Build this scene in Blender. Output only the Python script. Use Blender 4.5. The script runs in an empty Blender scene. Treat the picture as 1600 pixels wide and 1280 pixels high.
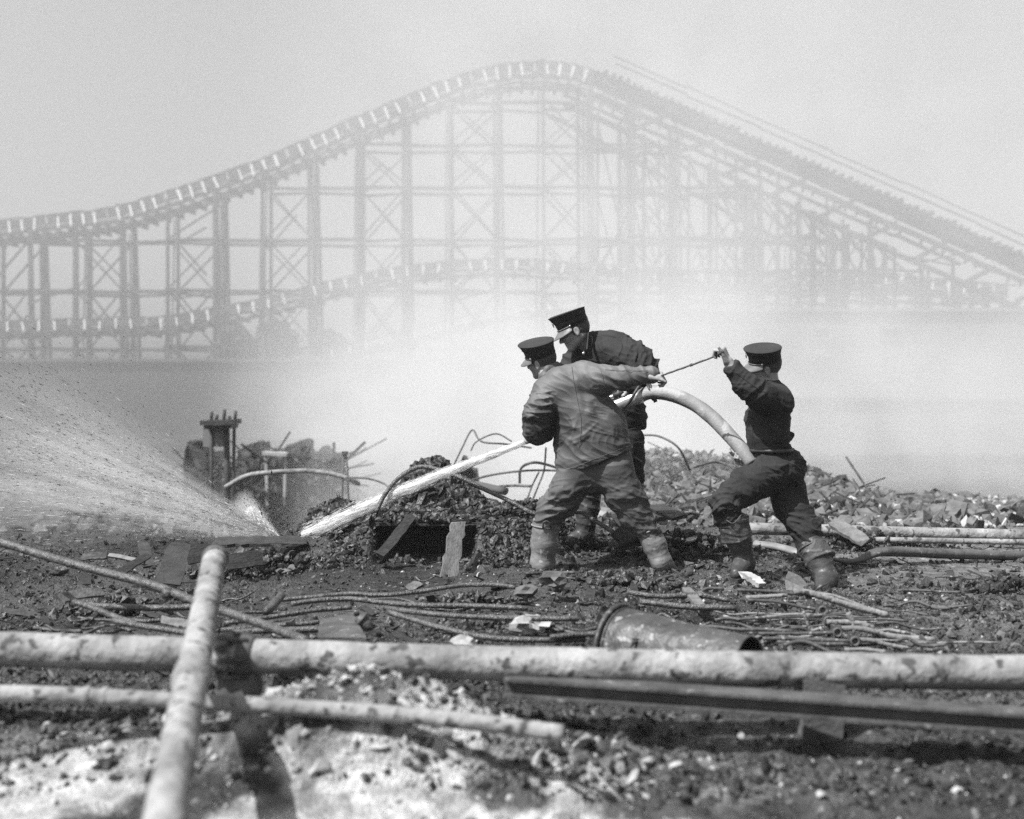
import bpy, math, random
import numpy as np
from mathutils import Vector, Matrix

scene = bpy.context.scene
col = scene.collection
random.seed(7); rng = np.random.default_rng(11)

# ------------------------------------------------------------ camera, world, sun, exposure
CAM_Z = 1.26; FPX = 1800.0; HOR = 600.0
cam_d = bpy.data.cameras.new('camera'); cam = bpy.data.objects.new('camera', cam_d); col.objects.link(cam)
cam.location = (0, 0, CAM_Z); cam.rotation_euler = (math.radians(90), 0, 0)
cam_d.sensor_width = 36; cam_d.lens = 36*FPX/1600; cam_d.shift_y = -(640-HOR)/1600
cam_d.clip_start = 0.05; cam_d.clip_end = 5000
cam_d.dof.use_dof = True; cam_d.dof.focus_distance = 7.7; cam_d.dof.aperture_fstop = 1.5
scene.camera = cam

world = bpy.data.worlds.new('World'); scene.world = world; world.use_nodes = True
wt = world.node_tree; wt.nodes.clear()
sky = wt.nodes.new('ShaderNodeTexSky'); sky.sky_type = 'NISHITA'; sky.sun_disc = False
SUN = Vector((-0.62, -0.42, 1.05)).normalized()
sky.sun_elevation = math.asin(SUN.z); sky.sun_rotation = math.atan2(SUN.x, SUN.y)
sky.air_density = 1.0; sky.dust_density = 3.0; sky.ozone_density = 1.0
bw = wt.nodes.new('ShaderNodeRGBToBW'); bg = wt.nodes.new('ShaderNodeBackground'); wo = wt.nodes.new('ShaderNodeOutputWorld')
wt.links.new(sky.outputs[0], bw.inputs[0]); wt.links.new(bw.outputs[0], bg.inputs[0]); bg.inputs[1].default_value = 0.094
wt.links.new(bg.outputs[0], wo.inputs[0])

sun_d = bpy.data.lights.new('sun', 'SUN'); sun_d.energy = 5.0; sun_d.angle = math.radians(0.55)
sun = bpy.data.objects.new('sun', sun_d); col.objects.link(sun)
sun.rotation_euler = (-SUN).to_track_quat('-Z', 'Y').to_euler(); sun.location = (0, 0, 30)

vs = scene.view_settings
vs.view_transform = 'Standard'; vs.look = 'None'; vs.exposure = 0.50; vs.gamma = 1; vs.use_curve_mapping = False
scene.render.engine = 'CYCLES'
cy = scene.cycles
cy.use_denoising = False
try: cy.denoiser = 'OPENIMAGEDENOISE'
except Exception: pass
cy.volume_bounces = 2; cy.volume_step_rate = 1.5; cy.volume_max_steps = 64; cy.max_bounces = 6; cy.diffuse_bounces = 2
cy.glossy_bounces = 2; cy.transparent_max_bounces = 24; cy.caustics_reflective = False; cy.caustics_refractive = False

def W(px, py, d):
    """world point seen at photo pixel (px, py) at depth d"""
    return np.array([(px-800.0)*d/FPX, d, CAM_Z-(py-HOR)*d/FPX])

# ------------------------------------------------------------ noise in numpy
def _h(ix, iy, iz, s):
    n = (ix.astype(np.int64)*374761393 + iy.astype(np.int64)*668265263 + iz.astype(np.int64)*2147483647 + s*144665) & 0x7fffffff
    n = ((n ^ (n >> 13))*1274126177) & 0x7fffffff
    n = ((n ^ (n >> 16))*1103515245 + 12345) & 0x7fffffff
    return ((n >> 7) & 0xffff)/65535.0
def n2(x, y, s=0):
    ix = np.floor(x); iy = np.floor(y); fx = x-ix; fy = y-iy
    fx = fx*fx*(3-2*fx); fy = fy*fy*(3-2*fy); z = np.zeros_like(ix)
    a = _h(ix, iy, z, s); b = _h(ix+1, iy, z, s); c = _h(ix, iy+1, z, s); d = _h(ix+1, iy+1, z, s)
    return (a*(1-fx)+b*fx)*(1-fy)+(c*(1-fx)+d*fx)*fy
def fbm2(x, y, o=4, s=0):
    t = 0; a = 0.5; w = 0
    for i in range(o):
        t = t+a*n2(x, y, s+i*17); w += a; a *= 0.5; x = x*2.03+3.1; y = y*2.03+1.7
    return t/w
def n3(x, y, z, s=0):
    ix = np.floor(x); iy = np.floor(y); iz = np.floor(z); fx = x-ix; fy = y-iy; fz = z-iz
    fx = fx*fx*(3-2*fx); fy = fy*fy*(3-2*fy); fz = fz*fz*(3-2*fz); r = 0
    for k in (0, 1):
        wz = fz if k else 1-fz
        for j in (0, 1):
            wy = fy if j else 1-fy
            for i in (0, 1):
                wx = fx if i else 1-fx
                r = r+_h(ix+i, iy+j, iz+k, s)*wx*wy*wz
    return r
def worley2(x, y, s=0):
    ix = np.floor(x); iy = np.floor(y); z = np.zeros_like(ix); best = np.full_like(x, 9.0)
    for i in (-1, 0, 1):
        for j in (-1, 0, 1):
            cx = ix+i+_h(ix+i, iy+j, z, s); cyy = iy+j+_h(ix+i, iy+j, z, s+5)
            best = np.minimum(best, (cx-x)**2+(cyy-y)**2)
    return np.sqrt(best)
def sst(t): t = np.clip(t, 0, 1); return t*t*(3-2*t)

# ------------------------------------------------------------ materials (all neutral greys: the photograph is monochrome)
def gmat(name, a, b, scale=6, rough=0.8, bump=0.3, bscale=40, detail=6, spec=0.3, metallic=0.0, spots=None, attr=None, rough2=None, stretch=None, dist=0.01):
    m = bpy.data.materials.new(name); m.use_nodes = True; t = m.node_tree; N = t.nodes; L = t.links
    p = N['Principled BSDF']; tc = N.new('ShaderNodeTexCoord'); src = tc.outputs['Object']
    if stretch:
        mp = N.new('ShaderNodeMapping'); mp.inputs['Scale'].default_value = stretch; L.new(src, mp.inputs[0]); src = mp.outputs[0]
    n = N.new('ShaderNodeTexNoise'); n.inputs['Scale'].default_value = scale; n.inputs['Detail'].default_value = detail; n.inputs['Roughness'].default_value = 0.62
    L.new(src, n.inputs['Vector'])
    r = N.new('ShaderNodeMapRange'); r.inputs[1].default_value = 0.3; r.inputs[2].default_value = 0.7; r.inputs[3].default_value = a; r.inputs[4].default_value = b
    L.new(n.outputs[0], r.inputs[0]); out = r.outputs[0]
    if spots:
        v, sc, lo = spots
        n3_ = N.new('ShaderNodeTexNoise'); n3_.inputs['Scale'].default_value = sc; n3_.inputs['Detail'].default_value = 3; L.new(src, n3_.inputs['Vector'])
        r3 = N.new('ShaderNodeMapRange'); r3.inputs[1].default_value = lo; r3.inputs[2].default_value = lo+0.06; L.new(n3_.outputs[0], r3.inputs[0])
        mx = N.new('ShaderNodeMix'); mx.data_type = 'FLOAT'; L.new(r3.outputs[0], mx.inputs[0]); L.new(out, mx.inputs[2]); mx.inputs[3].default_value = v; out = mx.outputs[0]
    if attr:
        at = N.new('ShaderNodeAttribute'); at.attribute_name = attr
        ml = N.new('ShaderNodeMath'); ml.operation = 'MULTIPLY'; L.new(out, ml.inputs[0]); L.new(at.outputs['Fac'], ml.inputs[1]); out = ml.outputs[0]
    L.new(out, p.inputs['Base Color'])
    p.inputs['Roughness'].default_value = rough; p.inputs['Specular IOR Level'].default_value = spec; p.inputs['Metallic'].default_value = metallic
    if rough2 is not None:
        rr = N.new('ShaderNodeMapRange'); rr.inputs[1].default_value = 0.35; rr.inputs[2].default_value = 0.65; rr.inputs[3].default_value = rough; rr.inputs[4].default_value = rough2
        nn = N.new('ShaderNodeTexNoise'); nn.inputs['Scale'].default_value = scale*2.3; L.new(src, nn.inputs['Vector']); L.new(nn.outputs[0], rr.inputs[0]); L.new(rr.outputs[0], p.inputs['Roughness'])
    if bump:
        n2_ = N.new('ShaderNodeTexNoise'); n2_.inputs['Scale'].default_value = bscale; n2_.inputs['Detail'].default_value = 5; L.new(src, n2_.inputs['Vector'])
        bp = N.new('ShaderNodeBump'); bp.inputs['Strength'].default_value = bump; bp.inputs['Distance'].default_value = dist; L.new(n2_.outputs[0], bp.inputs['Height']); L.new(bp.outputs[0], p.inputs['Normal'])
    return m
M = {}
M['ground'] = gmat('burnt_earth', 0.35, 1.5, 14, 0.65, 1.0, 70, 10, 0.6, attr='tone', rough2=0.35, dist=0.02)
M['farground'] = gmat('pit_floor_earth', 0.06, 0.12, 0.3, 0.9, 0.5, 3)
M['clod'] = gmat('dark_clod', 0.012, 0.055, 9, 0.55, 0.8, 60, 6, 0.5, rough2=0.35)
M['clodmid'] = gmat('grey_clod', 0.06, 0.19, 7, 0.85, 0.6, 50, 6, 0.3)
M['chip'] = gmat('pale_rubble', 0.22, 0.50, 8, 0.9, 0.5, 40)
M['palepipe'] = gmat('ash_dusted_iron', 0.10, 0.40, 5, 0.8, 0.9, 22, 12, 0.3, spots=(0.07, 19, 0.585), dist=0.02)
M['darkpipe'] = gmat('scorched_iron', 0.035, 0.12, 9, 0.5, 0.6, 60, 7, 0.5, spots=(0.28, 24, 0.66), rough2=0.75)
M['wetpipe'] = gmat('wet_gritty_iron', 0.02, 0.13, 30, 0.36, 0.9, 90, 6, 0.6)
M['char'] = gmat('charred_wood', 0.014, 0.05, 8, 0.5, 0.9, 30, 8, 0.5, stretch=(1, 1, 4), rough2=0.8)
M['wood'] = gmat('weathered_wood', 0.09, 0.22, 6, 0.75, 0.6, 30, 8, 0.3, stretch=(3, 3, 0.8))
M['can'] = gmat('battered_galvanised_steel', 0.022, 0.085, 9, 0.5, 0.9, 14, 9, 0.5, spots=(0.24, 22, 0.60), dist=0.02)
M['canin'] = gmat('sooty_can_inside', 0.012, 0.04, 6, 0.9, 0.3, 20)
M['brass'] = gmat('polished_nozzle_metal', 0.45, 0.7, 12, 0.32, 0.15, 50, 4, 0.6, metallic=0.6)
M['nozdark'] = gmat('dark_nozzle_grip', 0.03, 0.08, 20, 0.45, 0.3, 80)
M['hose'] = gmat('grey_rubber_hose', 0.16, 0.30, 7, 0.6, 0.35, 90, 7, 0.35, spots=(0.36, 6, 0.56))
M['hoselt'] = gmat('pale_canvas_hose', 0.45, 0.7, 6, 0.8, 0.3, 60)
M['skin'] = gmat('weathered_skin', 0.26, 0.37, 26, 0.5, 0.25, 120, 5, 0.4, dist=0.004)
M['hair'] = gmat('short_dark_hair', 0.035, 0.10, 60, 0.5, 1.0, 180, 4, 0.5, stretch=(1, 1, 3))
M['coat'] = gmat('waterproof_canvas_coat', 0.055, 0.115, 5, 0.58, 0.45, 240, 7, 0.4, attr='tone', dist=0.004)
M['trouser'] = gmat('grey_work_trousers', 0.06, 0.10, 6, 0.66, 0.45, 260, 7, 0.35, attr='tone', dist=0.004)
M['darkcloth'] = gmat('dark_wool_uniform', 0.020, 0.038, 5, 0.85, 0.5, 300, 6, 0.25, attr='tone', dist=0.004)
M['capcloth'] = gmat('dark_cap_cloth', 0.028, 0.046, 6, 0.85, 0.45, 320, 5, 0.25, dist=0.003)
M['capband'] = gmat('black_cap_band', 0.012, 0.022, 6, 0.7, 0.35, 280, 5, 0.3, dist=0.003)
M['visor'] = gmat('polished_leather_visor', 0.10, 0.17, 16, 0.38, 0.1, 60, 4, 0.6)
M['boot'] = gmat('muddy_rubber_boot', 0.12, 0.24, 9, 0.5, 0.4, 40, 7, 0.5, spots=(0.34, 16, 0.62))
M['bootdk'] = gmat('dark_rubber_boot', 0.028, 0.07, 8, 0.45, 0.4, 40, 7, 0.5, spots=(0.16, 18, 0.63))
M['coatseam'] = gmat('pale_stitching', 0.10, 0.17, 60, 0.8, 0.3, 200)
M['cuff'] = gmat('muddy_boot_cuff', 0.045, 0.10, 8, 0.6, 0.5, 60, 7, 0.4, spots=(0.18, 20, 0.60))
M['button'] = gmat('bright_button', 0.6, 0.8, 5, 0.25, 0, metallic=0.8)
M['rope'] = gmat('twisted_rope', 0.06, 0.14, 60, 0.85, 0.8, 150)
M['timber'] = gmat('trestle_timber', 0.03, 0.05, 0.8, 0.85, 0.3, 4)
M['whitewood'] = gmat('whitewashed_board', 0.65, 0.8, 1, 0.8, 0.2, 5)
M['track'] = gmat('track_planking', 0.035, 0.06, 0.9, 0.85, 0.3, 4)
M['bldgdk'] = gmat('sooty_building_wall', 0.07, 0.11, 0.15, 0.9, 0.3, 2)
M['bldglt'] = gmat('pale_building_wall', 0.16, 0.24, 0.15, 0.9, 0.3, 2)
M['winglass'] = gmat('dark_window_pane', 0.03, 0.05, 1, 0.2, 0)
M['foliage'] = gmat('distant_foliage', 0.04, 0.10, 1, 0.9, 0.3, 4)
def water(name, c, alpha):
    m = bpy.data.materials.new(name); m.use_nodes = True; t = m.node_tree; N = t.nodes; L = t.links
    p = N['Principled BSDF']; p.inputs['Base Color'].default_value = (c, c, c, 1); p.inputs['Roughness'].default_value = 0.35
    tr = N.new('ShaderNodeBsdfTranslucent'); tr.inputs[0].default_value = (c, c, c, 1); mx = N.new('ShaderNodeMixShader'); mx.inputs[0].default_value = 0.45
    L.new(p.outputs[0], mx.inputs[1]); L.new(tr.outputs[0], mx.inputs[2]); o = N['Material Output']
    tp = N.new('ShaderNodeBsdfTransparent'); m2 = N.new('ShaderNodeMixShader'); m2.inputs[0].default_value = alpha
    L.new(tp.outputs[0], m2.inputs[1]); L.new(mx.outputs[0], m2.inputs[2]); L.new(m2.outputs[0], o.inputs[0]); return m
M['jet'] = water('foaming_water', 0.96, 1.0)
M['drop'] = water('flying_water', 0.95, 0.8)
M['mud'] = gmat('flying_mud', 0.02, 0.04, 5, 0.5, 0)

# ------------------------------------------------------------ object helpers
WL = {}
def wl(o): return WL.get(o.name, np.zeros(3)) if o else np.zeros(3)
def tag(o, label=None, cat=None, group=None, kind=None):
    if label: o['label'] = label
    if cat: o['category'] = cat
    if group: o['group'] = group
    if kind: o['kind'] = kind
    return o
def thing(name, loc, label, cat, group=None):
    o = bpy.data.objects.new(name, None); col.objects.link(o); o.location = loc; o.empty_display_size = 0.1
    WL[o.name] = np.array(loc, float); return tag(o, label, cat, group)
def obj(name, V, F, mat, parent=None, smooth=True, attrs=None, loc=None):
    V = np.asarray(V, float); me = bpy.data.meshes.new(name)
    if loc is None: loc = wl(parent) if parent else (V.min(0)+V.max(0))/2*np.array([1, 1, 0])+np.array([0, 0, V[:, 2].min()])
    loc = np.array(loc, float); Vl = V-loc
    if isinstance(F, np.ndarray):
        k = F.shape[1]; me.vertices.add(len(Vl)); me.vertices.foreach_set('co', Vl.astype(np.float32).ravel())
        me.loops.add(F.size); me.loops.foreach_set('vertex_index', F.astype(np.int32).ravel()); me.polygons.add(len(F))
        me.polygons.foreach_set('loop_start', np.arange(0, F.size, k, dtype=np.int32)); me.update(calc_edges=True)
    else:
        me.from_pydata(Vl.tolist(), [], [list(f) for f in F])
    me.polygons.foreach_set('use_smooth', np.full(len(me.polygons), smooth)); me.update()
    if attrs:
        for k_, v_ in attrs.items():
            a = me.attributes.new(k_, 'FLOAT', 'POINT'); a.data.foreach_set('value', np.asarray(v_, np.float32))
    me.materials.append(mat); o = bpy.data.objects.new(name, me); col.objects.link(o)
    if parent: o.parent = parent; o.location = tuple(loc-wl(parent))
    else: o.location = tuple(loc)
    WL[o.name] = loc
    return o
def crom(P, n=8):
    P = [np.array(p, float) for p in P]
    if len(P) < 3: return [P[0]+(P[-1]-P[0])*i/n for i in range(n+1)]
    Q = [2*P[0]-P[1]]+P+[2*P[-1]-P[-2]]; out = []
    for i in range(1, len(Q)-2):
        p0, p1, p2, p3 = Q[i-1:i+3]
        for j in range(n):
            t = j/n; out.append(0.5*((2*p1)+(-p0+p2)*t+(2*p0-5*p1+4*p2-p3)*t*t+(-p0+3*p1-3*p2+p3)*t**3))
    out.append(P[-1]); return out
def tube(P, r, seg=10, jit=0.0, caps=True, flat=1.0):
    """verts, faces of a tube round polyline P; r a number or a list; flat squashes it vertically"""
    P = np.array(P, float); n = len(P); R = np.full(n, r) if np.isscalar(r) else np.interp(np.linspace(0, 1, n), np.linspace(0, 1, len(r)), r)
    T = np.gradient(P, axis=0); T /= np.linalg.norm(T, axis=1)[:, None]+1e-12
    up = np.array([0, 0, 1.0]) if abs(T[0, 2]) < 0.9 else np.array([1.0, 0, 0]); V = []; prev = None
    for i in range(n):
        u = np.cross(up if prev is None else prev, T[i]) if prev is None else prev-T[i]*np.dot(prev, T[i])
        u /= np.linalg.norm(u); prev = u; v = np.cross(T[i], u)
        for k in range(seg):
            a = 2*math.pi*k/seg; rr = R[i]*(1+jit*(random.random()-0.5))
            V.append(P[i]+rr*(math.cos(a)*u+math.sin(a)*v*flat))
    F = [[i*seg+k, i*seg+(k+1) % seg, (i+1)*seg+(k+1) % seg, (i+1)*seg+k] for i in range(n-1) for k in range(seg)]
    if caps: F += [list(range(seg))[::-1], [(n-1)*seg+k for k in range(seg)]]
    return np.array(V), F
def box(c, s, R=None, bev=0.0):
    """box of full sizes s at c, axes rows of R, with cut edges when bev"""
    s = np.array(s, float)/2; R = np.eye(3) if R is None else np.array(R, float); V = []; F = []
    for x in (-1, 1):
        for y in (-1, 1):
            for z in (-1, 1): V.append(c+(np.array([x, y, z])*s) @ R)
    F = [[0, 1, 3, 2], [4, 6, 7, 5], [0, 4, 5, 1], [2, 3, 7, 6], [0, 2, 6, 4], [1, 5, 7, 3]]
    return np.array(V), F
def frame_from(u, hint=(0, 0, 1)):
    u = np.array(u, float); u /= np.linalg.norm(u); h = np.array(hint, float)
    if abs(np.dot(u, h)) > 0.95: h = np.array([0, 1.0, 0])
    v = np.cross(h, u); v /= np.linalg.norm(v); w = np.cross(u, v); return np.array([u, v, w])
def beam(p0, p1, w, h, hint=(0, 0, 1)):
    p0 = np.array(p0, float); p1 = np.array(p1, float); return box((p0+p1)/2, (np.linalg.norm(p1-p0), w, h), frame_from(p1-p0, hint))
def merge(*parts):
    V = []; F = []; o = 0
    for v, f in parts:
        V.append(np.asarray(v)); F += [[i+o for i in q] for q in f]; o += len(v)
    return np.concatenate(V), F
def plank(p0, p1, w, h, hint=(0, 0, 1), n=7, rag=0.25, bow=0.0):
    """rough board: edges wander, ends broken"""
    p0 = np.array(p0, float); p1 = np.array(p1, float); R = frame_from(p1-p0, hint); L = np.linalg.norm(p1-p0); V = []; F = []
    for i in range(n):
        t = i/(n-1); c = p0+(p1-p0)*t+R[2]*bow*math.sin(math.pi*t)
        ww = w*(1-rag*random.random()*(1.6 if i in (0, n-1) else 0.4)); hh = h*(1-0.3*random.random())
        e = R[1]*w*rag*(random.random()-0.5)*0.5
        for a, b in ((-1, -1), (1, -1), (1, 1), (-1, 1)):
            x = R[0]*(random.random()-0.5)*w*rag*2 if i in (0, n-1) else 0
            V.append(c+e+R[1]*a*ww/2+R[2]*b*hh/2+x)
    F = [[i*4+k, i*4+(k+1) % 4, (i+1)*4+(k+1) % 4, (i+1)*4+k] for i in range(n-1) for k in range(4)]+[[3, 2, 1, 0], [(n-1)*4+k for k in range(4)]]
    return np.array(V), F
UNIT = {}
def barobj(name, p0, p1, w, h, mat, parent, hint=(0, 0, 1)):
    """a straight bar that shares one unit mesh with its like"""
    key = mat.name
    if key not in UNIT:
        me = bpy.data.meshes.new('bar'); V, F = box(np.zeros(3), (1, 1, 1)); me.from_pydata(V.tolist(), [], F); me.materials.append(mat); UNIT[key] = me
    o = bpy.data.objects.new(name, UNIT[key]); col.objects.link(o); p0 = np.array(p0, float); p1 = np.array(p1, float)
    R = frame_from(p1-p0, hint); m = Matrix(((R[0][0], R[1][0], R[2][0]), (R[0][1], R[1][1], R[2][1]), (R[0][2], R[1][2], R[2][2])))
    o.rotation_mode = 'QUATERNION'; o.rotation_quaternion = m.to_quaternion(); o.scale = (float(np.linalg.norm(p1-p0)), w, h)
    o.parent = parent; o.location = tuple((p0+p1)/2-wl(parent)); return o
# ------------------------------------------------------------ ground
def edge_of(x):
    e = 9.4+0.35*np.sin(x*1.3)+0*x
    e = e+7.4*sst((x-0.3)/1.6)
    return e
def macro(x, y):
    z = -1.5*sst((y-edge_of(x))/(1.6+0.35*np.abs(x)))
    win = sst((x+1.95)/0.5)*(1-sst((x-0.1)/1.0))
    z = z+0.24*win*np.exp(-((y-9.15)/0.62)**2)
    z = z+0.36*np.exp(-(((x+0.66)/0.27)**2+((y-9.1)/0.34)**2))+0.10*np.exp(-(((x+0.3)/0.3)**2+((y-9.0)/0.4)**2))
    z = z+0.10*np.exp(-(((x+1.38)/0.2)**2+((y-9.1)/0.3)**2))
    z = z-0.42*sst((x-3.7)/1.3)*sst((y-11)/3)
    z = z+0.10*np.exp(-(((x-3.6)/1.0)**2+((y-15)/1.5)**2))+0.24*np.exp(-(((x-2.3)/1.3)**2+((y-17)/1.5)**2))
    z = z+0.30*np.exp(-(((x+0.42)/0.48)**2+((y-3.66)/0.20)**2))+0.10*np.exp(-(((x+1.15)/0.4)**2+((y-3.7)/0.3)**2))
    z = z+0.08*np.exp(-((y-4.6)/1.1)**2)+0.06*np.exp(-(((x-0.25)/0.6)**2+((y-7.1)/0.4)**2))
    z = z-0.06*np.exp(-(((x-2.0)/0.5)**2+((y-7.25)/0.35)**2))
    z = z-0.07*sst((-x-1.2)/0.6)*np.exp(-((y-6.9)/1.2)**2)
    fb = sst((x+1.25)/0.25)*(1-sst((x-0.15)/0.3))*sst((y-7.75-0.12*np.sin(x*5))/0.45)*(1-sst((y-9.1)/0.5)); z = np.maximum(z, 0.25*fb+z*(1-fb))
    hole = sst((x+1.0)/0.08)*(1-sst((x+0.30)/0.08))*sst((y-7.6)/0.2)*(1-sst((y-8.62)/0.06))
    return z*(1-hole)-0.02*hole
def rough_of(x, y):
    r = 0.35+0.65*sst((fbm2(x*0.9, y*0.9, 3, 40)-0.38)/0.2)
    smooth1 = np.exp(-(((x+0.85)/0.55)**2+((y-7.25)/0.35)**2))+np.exp(-(((x-2.6)/0.55)**2+((y-7.4)/0.5)**2))+0.8*np.exp(-(((x+1.9)/0.8)**2+((y-6.5)/0.35)**2))
    return np.clip(r*(1-0.85*smooth1), 0.08, 1)
def ground_z(x, y, fine=True):
    x = np.asarray(x, float); y = np.asarray(y, float); z = macro(x, y)
    near = 1-sst((y-22)/15)
    r = rough_of(x, y)
    z = z+near*0.07*(fbm2(x*1.7, y*1.7, 4, 3)-0.5)
    if fine:
        w1 = worley2(x*7, y*7, 9); w2 = worley2(x*17+3, y*17, 19)
        z = z+near*r*(0.060*(0.5-w1)*sst(fbm2(x*2.6, y*2.6, 2, 77)*2-0.6)+0.030*(0.45-w2)+0.045*(fbm2(x*9, y*9, 4, 23)-0.5)+0.012*(n2(x*45, y*45, 5)-0.5))
    return z
def tone_of(x, y):
    t = 0.020+0.045*sst((fbm2(x*1.1, y*1.1, 4, 61)-0.40)/0.25)
    t = t+0.07*sst((x-0.9)/1.8)*sst((y-4.9)/1.5)
    t = t+0.10*sst((x-1.6)/1.2)*sst((y-6.8)/1.5)
    t = t+0.07*sst((y-10.5)/3)*sst((x-0.2)/1)
    t = t-0.02*sst((-x-0.9)/0.8)*sst((y-4.6)/0.6)
    lt = np.exp(-(((x+0.3)/0.85)**2+((y-3.55)/0.36)**2)*0.9)+0.75*np.exp(-(((x+1.3)/0.6)**2+((y-3.45)/0.35)**2))+(1-sst((y-3.3)/0.35))*(1-sst((x-0.1)/0.5))*(.25+.75*sst((y-2.9)/.4))
    t = t+np.clip(lt, 0, 1.1)*0.34*sst((fbm2(x*5, y*5, 4, 71)-0.30)/0.25)
    t = np.where(y > 18, 0.05+(t-0.05)*(1-sst((y-18)/5)), t)
    sp = n2(x*38, y*38, 90)
    t = t*(0.65+0.7*fbm2(x*14, y*14, 3, 33))
    t = np.where(sp > 0.93, t+0.18, t)
    return np.clip(t*np.where(y > 4.3, .85, 1), 0.010, 0.6)
ys = [-14, -9, -5, -2, 0, 1, 1.8, 2.4]; y = 2.7
while y < 24: ys.append(y); y *= 1.0035
while y < 3000: ys.append(y); y *= 1.09
ys = np.array(ys); u = np.linspace(-1, 1, 821); u = np.sign(u)*(0.42*np.abs(u)+0.58*np.abs(u)**5)
hw = 12+np.maximum(ys-2, 0)*0.75+np.maximum(ys-30, 0)*3
X = u[None, :]*hw[:, None]; Y = np.repeat(ys[:, None], len(u), 1)
Z = ground_z(X.ravel(), Y.ravel()).reshape(X.shape)
nr, nc = X.shape; idx = np.arange(nr*nc).reshape(nr, nc)
F = np.stack([idx[:-1, :-1], idx[:-1, 1:], idx[1:, 1:], idx[1:, :-1]], -1).reshape(-1, 4)
g = obj('ground', np.stack([X.ravel(), Y.ravel(), Z.ravel()], 1), F, M['ground'], attrs={'tone': tone_of(X.ravel(), Y.ravel())*np.where(Y.ravel() > 24, 1.2, 1)}, loc=(0, 0, 0))
tag(g, kind='structure')

def ico():
    p = (1+5**.5)/2; V = np.array([(-1, p, 0), (1, p, 0), (-1, -p, 0), (1, -p, 0), (0, -1, p), (0, 1, p), (0, -1, -p), (0, 1, -p), (p, 0, -1), (p, 0, 1), (-p, 0, -1), (-p, 0, 1)])
    F = [(0, 11, 5), (0, 5, 1), (0, 1, 7), (0, 7, 10), (0, 10, 11), (1, 5, 9), (5, 11, 4), (11, 10, 2), (10, 7, 6), (7, 1, 8), (3, 9, 4), (3, 4, 2), (3, 2, 6), (3, 6, 8), (3, 8, 9), (4, 9, 5), (2, 4, 11), (6, 2, 10), (8, 6, 7), (9, 8, 1)]
    return V/np.linalg.norm(V[0]), np.array(F)
def ico2():
    V, F = ico(); V = V.tolist(); c = {}; G = []
    def mid(a, b):
        k = (min(a, b), max(a, b))
        if k not in c: m = (np.array(V[a])+np.array(V[b])); m /= np.linalg.norm(m); V.append(m.tolist()); c[k] = len(V)-1
        return c[k]
    for a, b, d in F:
        x, y, z = mid(a, b), mid(b, d), mid(d, a); G += [(a, x, z), (b, y, x), (d, z, y), (x, y, z)]
    return np.array(V), np.array(G)
def randrot(n):
    q = rng.normal(size=(n, 4)); q /= np.linalg.norm(q, axis=1)[:, None]; w, x, y, z = q.T
    return np.stack([1-2*(y*y+z*z), 2*(x*y-z*w), 2*(x*z+y*w), 2*(x*y+z*w), 1-2*(x*x+z*z), 2*(y*z-x*w), 2*(x*z-y*w), 2*(y*z+x*w), 1-2*(x*x+y*y)], 1).reshape(n, 3, 3)
def rocks(px, py, size, sink=0.3, big=False, squash=0.7, lift=0.0):
    B, Fb = ico2() if big else ico(); n = len(px); B = np.repeat(B[None], n, 0)
    B = B*(1+0.85*(rng.random((n, B.shape[1], 1))-0.5))
    sc = np.stack([0.6+1.1*rng.random(n)**2, 0.6+0.7*rng.random(n), squash*(0.6+0.6*rng.random(n))], 1)*size[:, None]
    B = np.einsum('nvi,nij->nvj', B*sc[:, None, :], randrot(n)*1.0)
    pz = ground_z(px, py)+size*(0.5-sink)+lift
    B = B+np.stack([px, py, pz], 1)[:, None, :]
    F = (Fb[None]+(np.arange(n)*B.shape[1])[:, None, None]).reshape(-1, 3)
    return B.reshape(-1, 3), F
def scatter(n, y0, y1, dens, smin, smax, spread=0.55):
    yy = y0*(y1/y0)**rng.random(n*3); xx = (rng.random(n*3)*2-1)*(yy*spread+0.3); k = rng.random(n*3) < dens(xx, yy); xx = xx[k][:n]; yy = yy[k][:n]
    s = smin*(smax/smin)**(rng.random(len(xx))**2.2); return xx, yy, s
dn = lambda x, y: np.clip(rough_of(x, y), .2, 1)*np.where(macro(x, y) < -0.5, 0, 1)
V, F = rocks(*scatter(34000, 3.4, 12, dn, 0.004, 0.024)); tag(obj('rubble', V, F, M['clod'], smooth=False), 'small dark wet clods and cinders scattered over the burnt ground', 'rubble', kind='stuff')
V, F = rocks(*scatter(500, 4.4, 10, dn, 0.018, 0.045), big=True); tag(obj('rubble', V, F, M['clod'], smooth=False), 'lumps of dark burnt clay lying about the mound', 'rubble', kind='stuff')
rt = lambda x, y: dn(x, y)*np.clip(0.08+0.5*sst((x-0.5)/2.5)+0.5*sst((y-10)/3), 0, 1)*sst((x+3)/3)
V, F = rocks(*scatter(6500, 4.6, 16, rt, 0.005, 0.028)); tag(obj('rubble', V, F, M['clodmid'], smooth=False), 'grey grit and broken mortar on the trodden ground to the right', 'rubble', kind='stuff')
V, F = rocks(*scatter(3500, 9.5, 16, lambda x, y: np.where((x > 0.4) & (macro(x, y) > -0.8), 1, 0)*sst((fbm2(x*1.3, y*1.3, 3, 18)-0.45)/0.1), 0.012, 0.10, 0.44)); tag(obj('burnt_rubble', V, F, M['clod'], smooth=False), 'black burnt lumps in patches over the far slope', 'rubble', kind='stuff')
far = lambda x, y: np.where((x > 0.4) & (macro(x, y) > -0.8), 1, 0)*(0.3+0.7*sst((fbm2(x, y, 3, 8)-0.4)/0.1))
V, F = rocks(*scatter(7500, 10.2, 18.5, far, 0.012, 0.06, 0.44), big=False); tag(obj('brick_rubble', V, F, M['chip'], smooth=False), 'pale broken brick and plaster covering the far slope behind the men', 'rubble', kind='stuff')
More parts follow.
